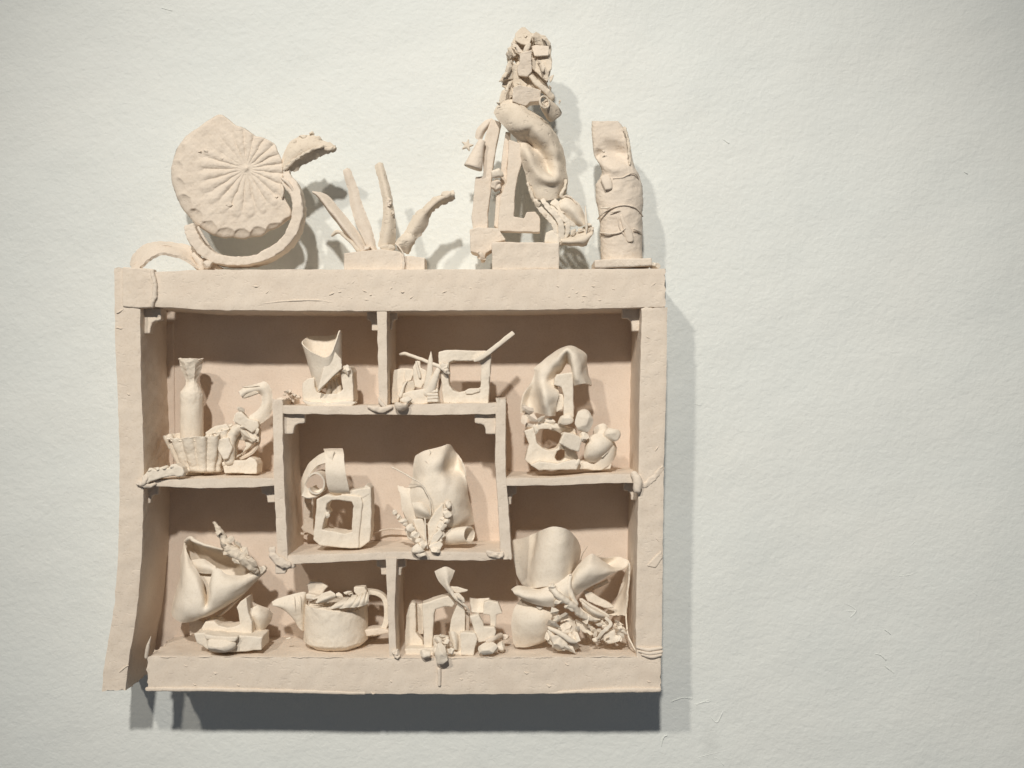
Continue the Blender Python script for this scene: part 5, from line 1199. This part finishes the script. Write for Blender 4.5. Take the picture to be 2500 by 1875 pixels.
# ================================================================== lower right corner
t = thing('rolled_sheets', 'large rolled clay sheet with a flared horn and a drooping boat-shaped fold', 'clay sculpture', (1390, 1590, 80))
sheet('tall_roll', t, R, [
  [(195, 312, 128), (300, 290, 122), (428, 246, 104), (470, 222, 70), (540, 196, 44), (620, 183, 34), (700, 196, 40), (765, 240, 66), (815, 300, 100), (850, 370, 130)],
  [(200, 400, 126), (300, 390, 118), (415, 350, 96), (450, 350, 60), (520, 330, 36), (610, 320, 26), (700, 320, 34), (770, 350, 62), (820, 390, 96), (852, 440, 124)],
  [(225, 540, 122), (300, 530, 112), (390, 490, 88), (430, 490, 54), (500, 470, 32), (600, 460, 22), (690, 460, 30), (765, 480, 58), (810, 500, 90), (832, 540, 112)],
  [(255, 660, 116), (310, 660, 104), (365, 640, 80), (420, 640, 48), (490, 620, 30), (590, 610, 22), (680, 610, 30), (750, 610, 54), (780, 620, 80), (790, 640, 96)],
  [(330, 770, 100), (350, 770, 84), (380, 780, 64), (430, 770, 44), (490, 760, 34), (580, 750, 26), (670, 740, 32), (720, 720, 46), (750, 710, 60), (765, 720, 70)]], th=4.5, mat=M_PALE, amp=.7, step=2.6)
sheet('horn', t, R, [
  [(775, 645, 56), (765, 720, 34), (765, 790, 34), (785, 862, 52)],
  [(860, 532, 60), (840, 620, 28), (850, 710, 24), (900, 782, 48)],
  [(955, 450, 64), (930, 560, 26), (950, 650, 22), (1040, 705, 50)],
  [(1005, 468, 70), (1010, 560, 34), (1040, 630, 32), (1130, 650, 60)],
  [(1100, 535, 80), (1110, 580, 56), (1130, 610, 54), (1190, 618, 76)],
  [(1180, 580, 96), (1190, 595, 84), (1210, 602, 84), (1240, 602, 96)],
  [(1250, 570, 108), (1265, 580, 104), (1280, 580, 104), (1300, 570, 110)],
  [(1320, 510, 118), (1322, 520, 118), (1324, 530, 118), (1326, 545, 120)]], th=4, mat=M_PALE, amp=.6)
sheet('horn_back', t, R, [[(960, 455, 70), (1100, 480, 120), (1220, 470, 140), (1322, 510, 120)], [(880, 600, 60), (1000, 600, 110), (1120, 560, 130), (1250, 575, 112)], [(800, 740, 50), (900, 740, 80), (1000, 680, 90), (1120, 640, 74)]], th=3, mat=M_PALE)
sheet('boat_fold', t, R, [
  [(190, 792, 40), (255, 758, 44), (350, 768, 60), (450, 770, 56), (560, 735, 34), (680, 700, 30), (755, 640, 36), (762, 700, 34)],
  [(215, 810, 26), (280, 800, 20), (370, 810, 26), (470, 820, 24), (570, 800, 16), (670, 780, 14), (750, 770, 20), (775, 800, 30)],
  [(240, 832, 24), (300, 850, 12), (390, 860, 12), (480, 880, 12), (580, 870, 8), (680, 850, 10), (760, 850, 20), (800, 870, 32)],
  [(262, 850, 36), (330, 890, 28), (430, 925, 26), (520, 945, 24), (600, 945, 20), (690, 900, 20), (770, 905, 28), (830, 930, 38)]], th=5, mat=M_PALE, amp=.8)
sweep('stem', t, R, [(580, 770, 8, 26), (640, 840, 2, 34), (720, 900, 4, 34), (790, 950, 12, 34), (840, 1010, 22, 36), (920, 1060, 32, 30), (1010, 1080, 44, 20)], mat=M_PALE, rough=1.2)
sweep('stem', t, R, [(760, 660, 30, 16), (745, 760, 22, 26), (780, 860, 18, 24), (815, 930, 20, 26)], mat=M_PALE, rough=.8)
lump('clay_blob', t, R, 585, 760, 6, 32, 28, 24, mat=M_PALE, rough=.3); lump('clay_blob', t, R, 650, 900, 4, 44, 26, 30, mat=M_PALE, rough=.3); lump('clay_blob', t, R, 760, 950, 10, 60, 34, 40, mat=M_PALE, rough=.3)
lump('clay_blob', t, R, 762, 645, 28, 14, 10, 14, mat=M_SHELF)
sweep('thin_twig', t, R, [(860, 510, 120, 5), (880, 440, 110, 6), (928, 368, 100, 3)], mat=M_TAN, seg=8); sweep('thin_twig', t, R, [(990, 470, 90, 6), (1040, 450, 96, 5), (1090, 400, 100, 3)], mat=M_TAN, seg=8)
sweep('square_stick', t, R, [(975, 775, 100, 20), (1120, 705, 110, 20)], e=5, mat=M_SHELF, cap='flat')
sheet('back_sheet', t, R, [[(1328, 530, 60), (1330, 640, 66), (1318, 760, 70), (1305, 900, 70), (1298, 1040, 66)], [(1290, 640, 130), (1300, 720, 130), (1270, 830, 120), (1230, 950, 110), (1180, 1040, 96)], [(1230, 820, 150), (1210, 880, 150), (1180, 940, 140), (1130, 980, 120), (1080, 1030, 100)]], th=4, mat=M_PALE, amp=.8, ragged=1)
sweep('sheet_edge', t, R, [(1298, 1030, 64, 8), (1302, 1120, 54, 8), (1318, 1230, 36, 8), (1360, 1330, 20, 8), (1392, 1380, 14, 5)], mat=M_PALE)
t = thing('egg_shell_shard', 'smooth egg-like curved clay shard under the large rolled sheet', 'clay shard', (1295, 1577, 70))
sheet('shell', t, R, [[(285, 880, 70), (350, 890, 62), (440, 935, 52), (540, 965, 46), (632, 1035, 50)], [(225, 970, 60), (310, 980, 44), (420, 1010, 34), (520, 1040, 34), (600, 1070, 44)], [(198, 1070, 58), (290, 1080, 38), (400, 1100, 28), (490, 1110, 30), (565, 1120, 44)],
      [(198, 1190, 60), (290, 1190, 42), (390, 1190, 34), (480, 1190, 36), (560, 1190, 50)], [(212, 1290, 64), (290, 1290, 54), (380, 1285, 50), (460, 1275, 50), (540, 1250, 58)], [(235, 1338, 68), (290, 1338, 62), (360, 1334, 60), (440, 1310, 60), (520, 1275, 64)]], th=4, mat=M_PALE, amp=.6)
slab('rim_chip', t, R, [(430, 935), (480, 930), (500, 960), (470, 985), (440, 965)], 34, 6, mat=M_PALE, voxel=1.3)
t = thing('crumpled_rosette', 'crumpled clay rosette with a bar across it, beside the egg-like shard', 'clay flower', (1378, 1592, 30))
sheet('petal', t, R, [[(680, 1060, 60), (730, 1020, 58), (790, 1080, 56)], [(670, 1130, 44), (740, 1120, 34), (815, 1150, 44)], [(660, 1210, 40), (740, 1210, 28), (828, 1220, 38)], [(690, 1270, 44), (760, 1270, 34), (825, 1290, 40)]], th=5, mat=M_PALE, ragged=1.5)
lump('bud', t, R, 640, 1290, 14, 76, 74, 56, mat=M_PALE, rough=.2)
lump('bud', t, R, 760, 1260, 18, 56, 50, 50, mat=M_PALE, rough=.25, facets=4)
lump('bud', t, R, 720, 1170, 30, 60, 60, 40, mat=M_PALE, rough=.2)
sweep('bar', t, R, [(556, 1158, 20, 18), (620, 1190, 10, 24), (700, 1235, 2, 28), (770, 1280, 2, 28), (818, 1290, 6, 16)], mat=M_PALE)
for k, (x, y, s_, a) in enumerate(((600, 1130, 66, .3), (640, 1080, 66, -.4), (580, 1210, 50, 1.2), (560, 1280, 56, .9), (700, 1330, 70, .2), (760, 1350, 60, .9), (640, 1350, 60, .1), (800, 1330, 60, 1.4), (820, 1250, 50, 1.5), (690, 1050, 60, -.6), (620, 1060, 50, .1), (740, 1310, 50, 2.2), (610, 1000, 60, -.3), (830, 1180, 40, 1.5), (540, 1240, 40, 1.6))):
    shard(t, R, x, y, 2 + (k * 7) % 26, s_ * 1.1, a, .45, M_PALE, 'torn_petal', tiltz=1.0)
t = thing('shard_heap', 'heap of split clay leaves and crumpled flakes against the right side board', 'clay shards', (1470, 1570, 60))
for pl, z_ in (([(850, 880), (880, 880), (1000, 960), (1080, 1000), (1140, 1045), (1060, 1060), (960, 1030), (890, 960)], 40), ([(880, 800), (950, 810), (1100, 900), (1190, 960), (1090, 965), (930, 900)], 70), ([(850, 960), (900, 1000), (980, 1060), (1060, 1080), (960, 1090), (870, 1040)], 34), ([(810, 1080), (900, 1090), (980, 1150), (985, 1220), (900, 1200), (830, 1160)], 50)):
    slab('split_leaf', t, R, pl, z_, 9, mat=M_PALE, voxel=1.5, amp=1.2, tilt=(.2, -.2))
sheet('split_leaf', t, R, [[(850, 880, 40), (930, 930, 44), (1030, 985, 48), (1142, 1048, 50)], [(870, 915, 28), (940, 970, 24), (1030, 1020, 26), (1130, 1055, 44)], [(880, 960, 38), (940, 1010, 36), (1020, 1055, 38), (1110, 1068, 48)]], th=4, mat=M_PALE, ragged=1)
for k in range(44):
    x = RS.uniform(900, 1290); y = RS.uniform(1080, 1280)
    if x < 980 and y > 1200: continue
    shard(t, R, x, y, 26 + RS.uniform(0, 46), RS.uniform(34, 70), RS.uniform(-1.5, 1.5), RS.uniform(.2, .5), M_PALE, 'torn_flake', tiltz=1.1)
slab('cube', t, R, [(1080, 1215), (1190, 1180), (1198, 1300), (1130, 1308), (1085, 1280)], 34, 24, mat=M_PALE, voxel=1.6)
sweep('strand', t, R, [(1100, 1060, 30, 14, 6), (1150, 1120, 26, 18, 6), (1080, 1190, 24, 18, 6), (1020, 1260, 26, 12, 6)], mat=M_PALE, rough=1, e=5)
sweep('strand', t, R, [(1220, 1160, 30, 10), (1260, 1180, 28, 20), (1300, 1215, 30, 10)], mat=M_PALE, rough=.5)
lump('crumb', t, R, 1010, 1270, 40, 40, 24, 30, mat=M_PALE, facets=4, rough=.3)
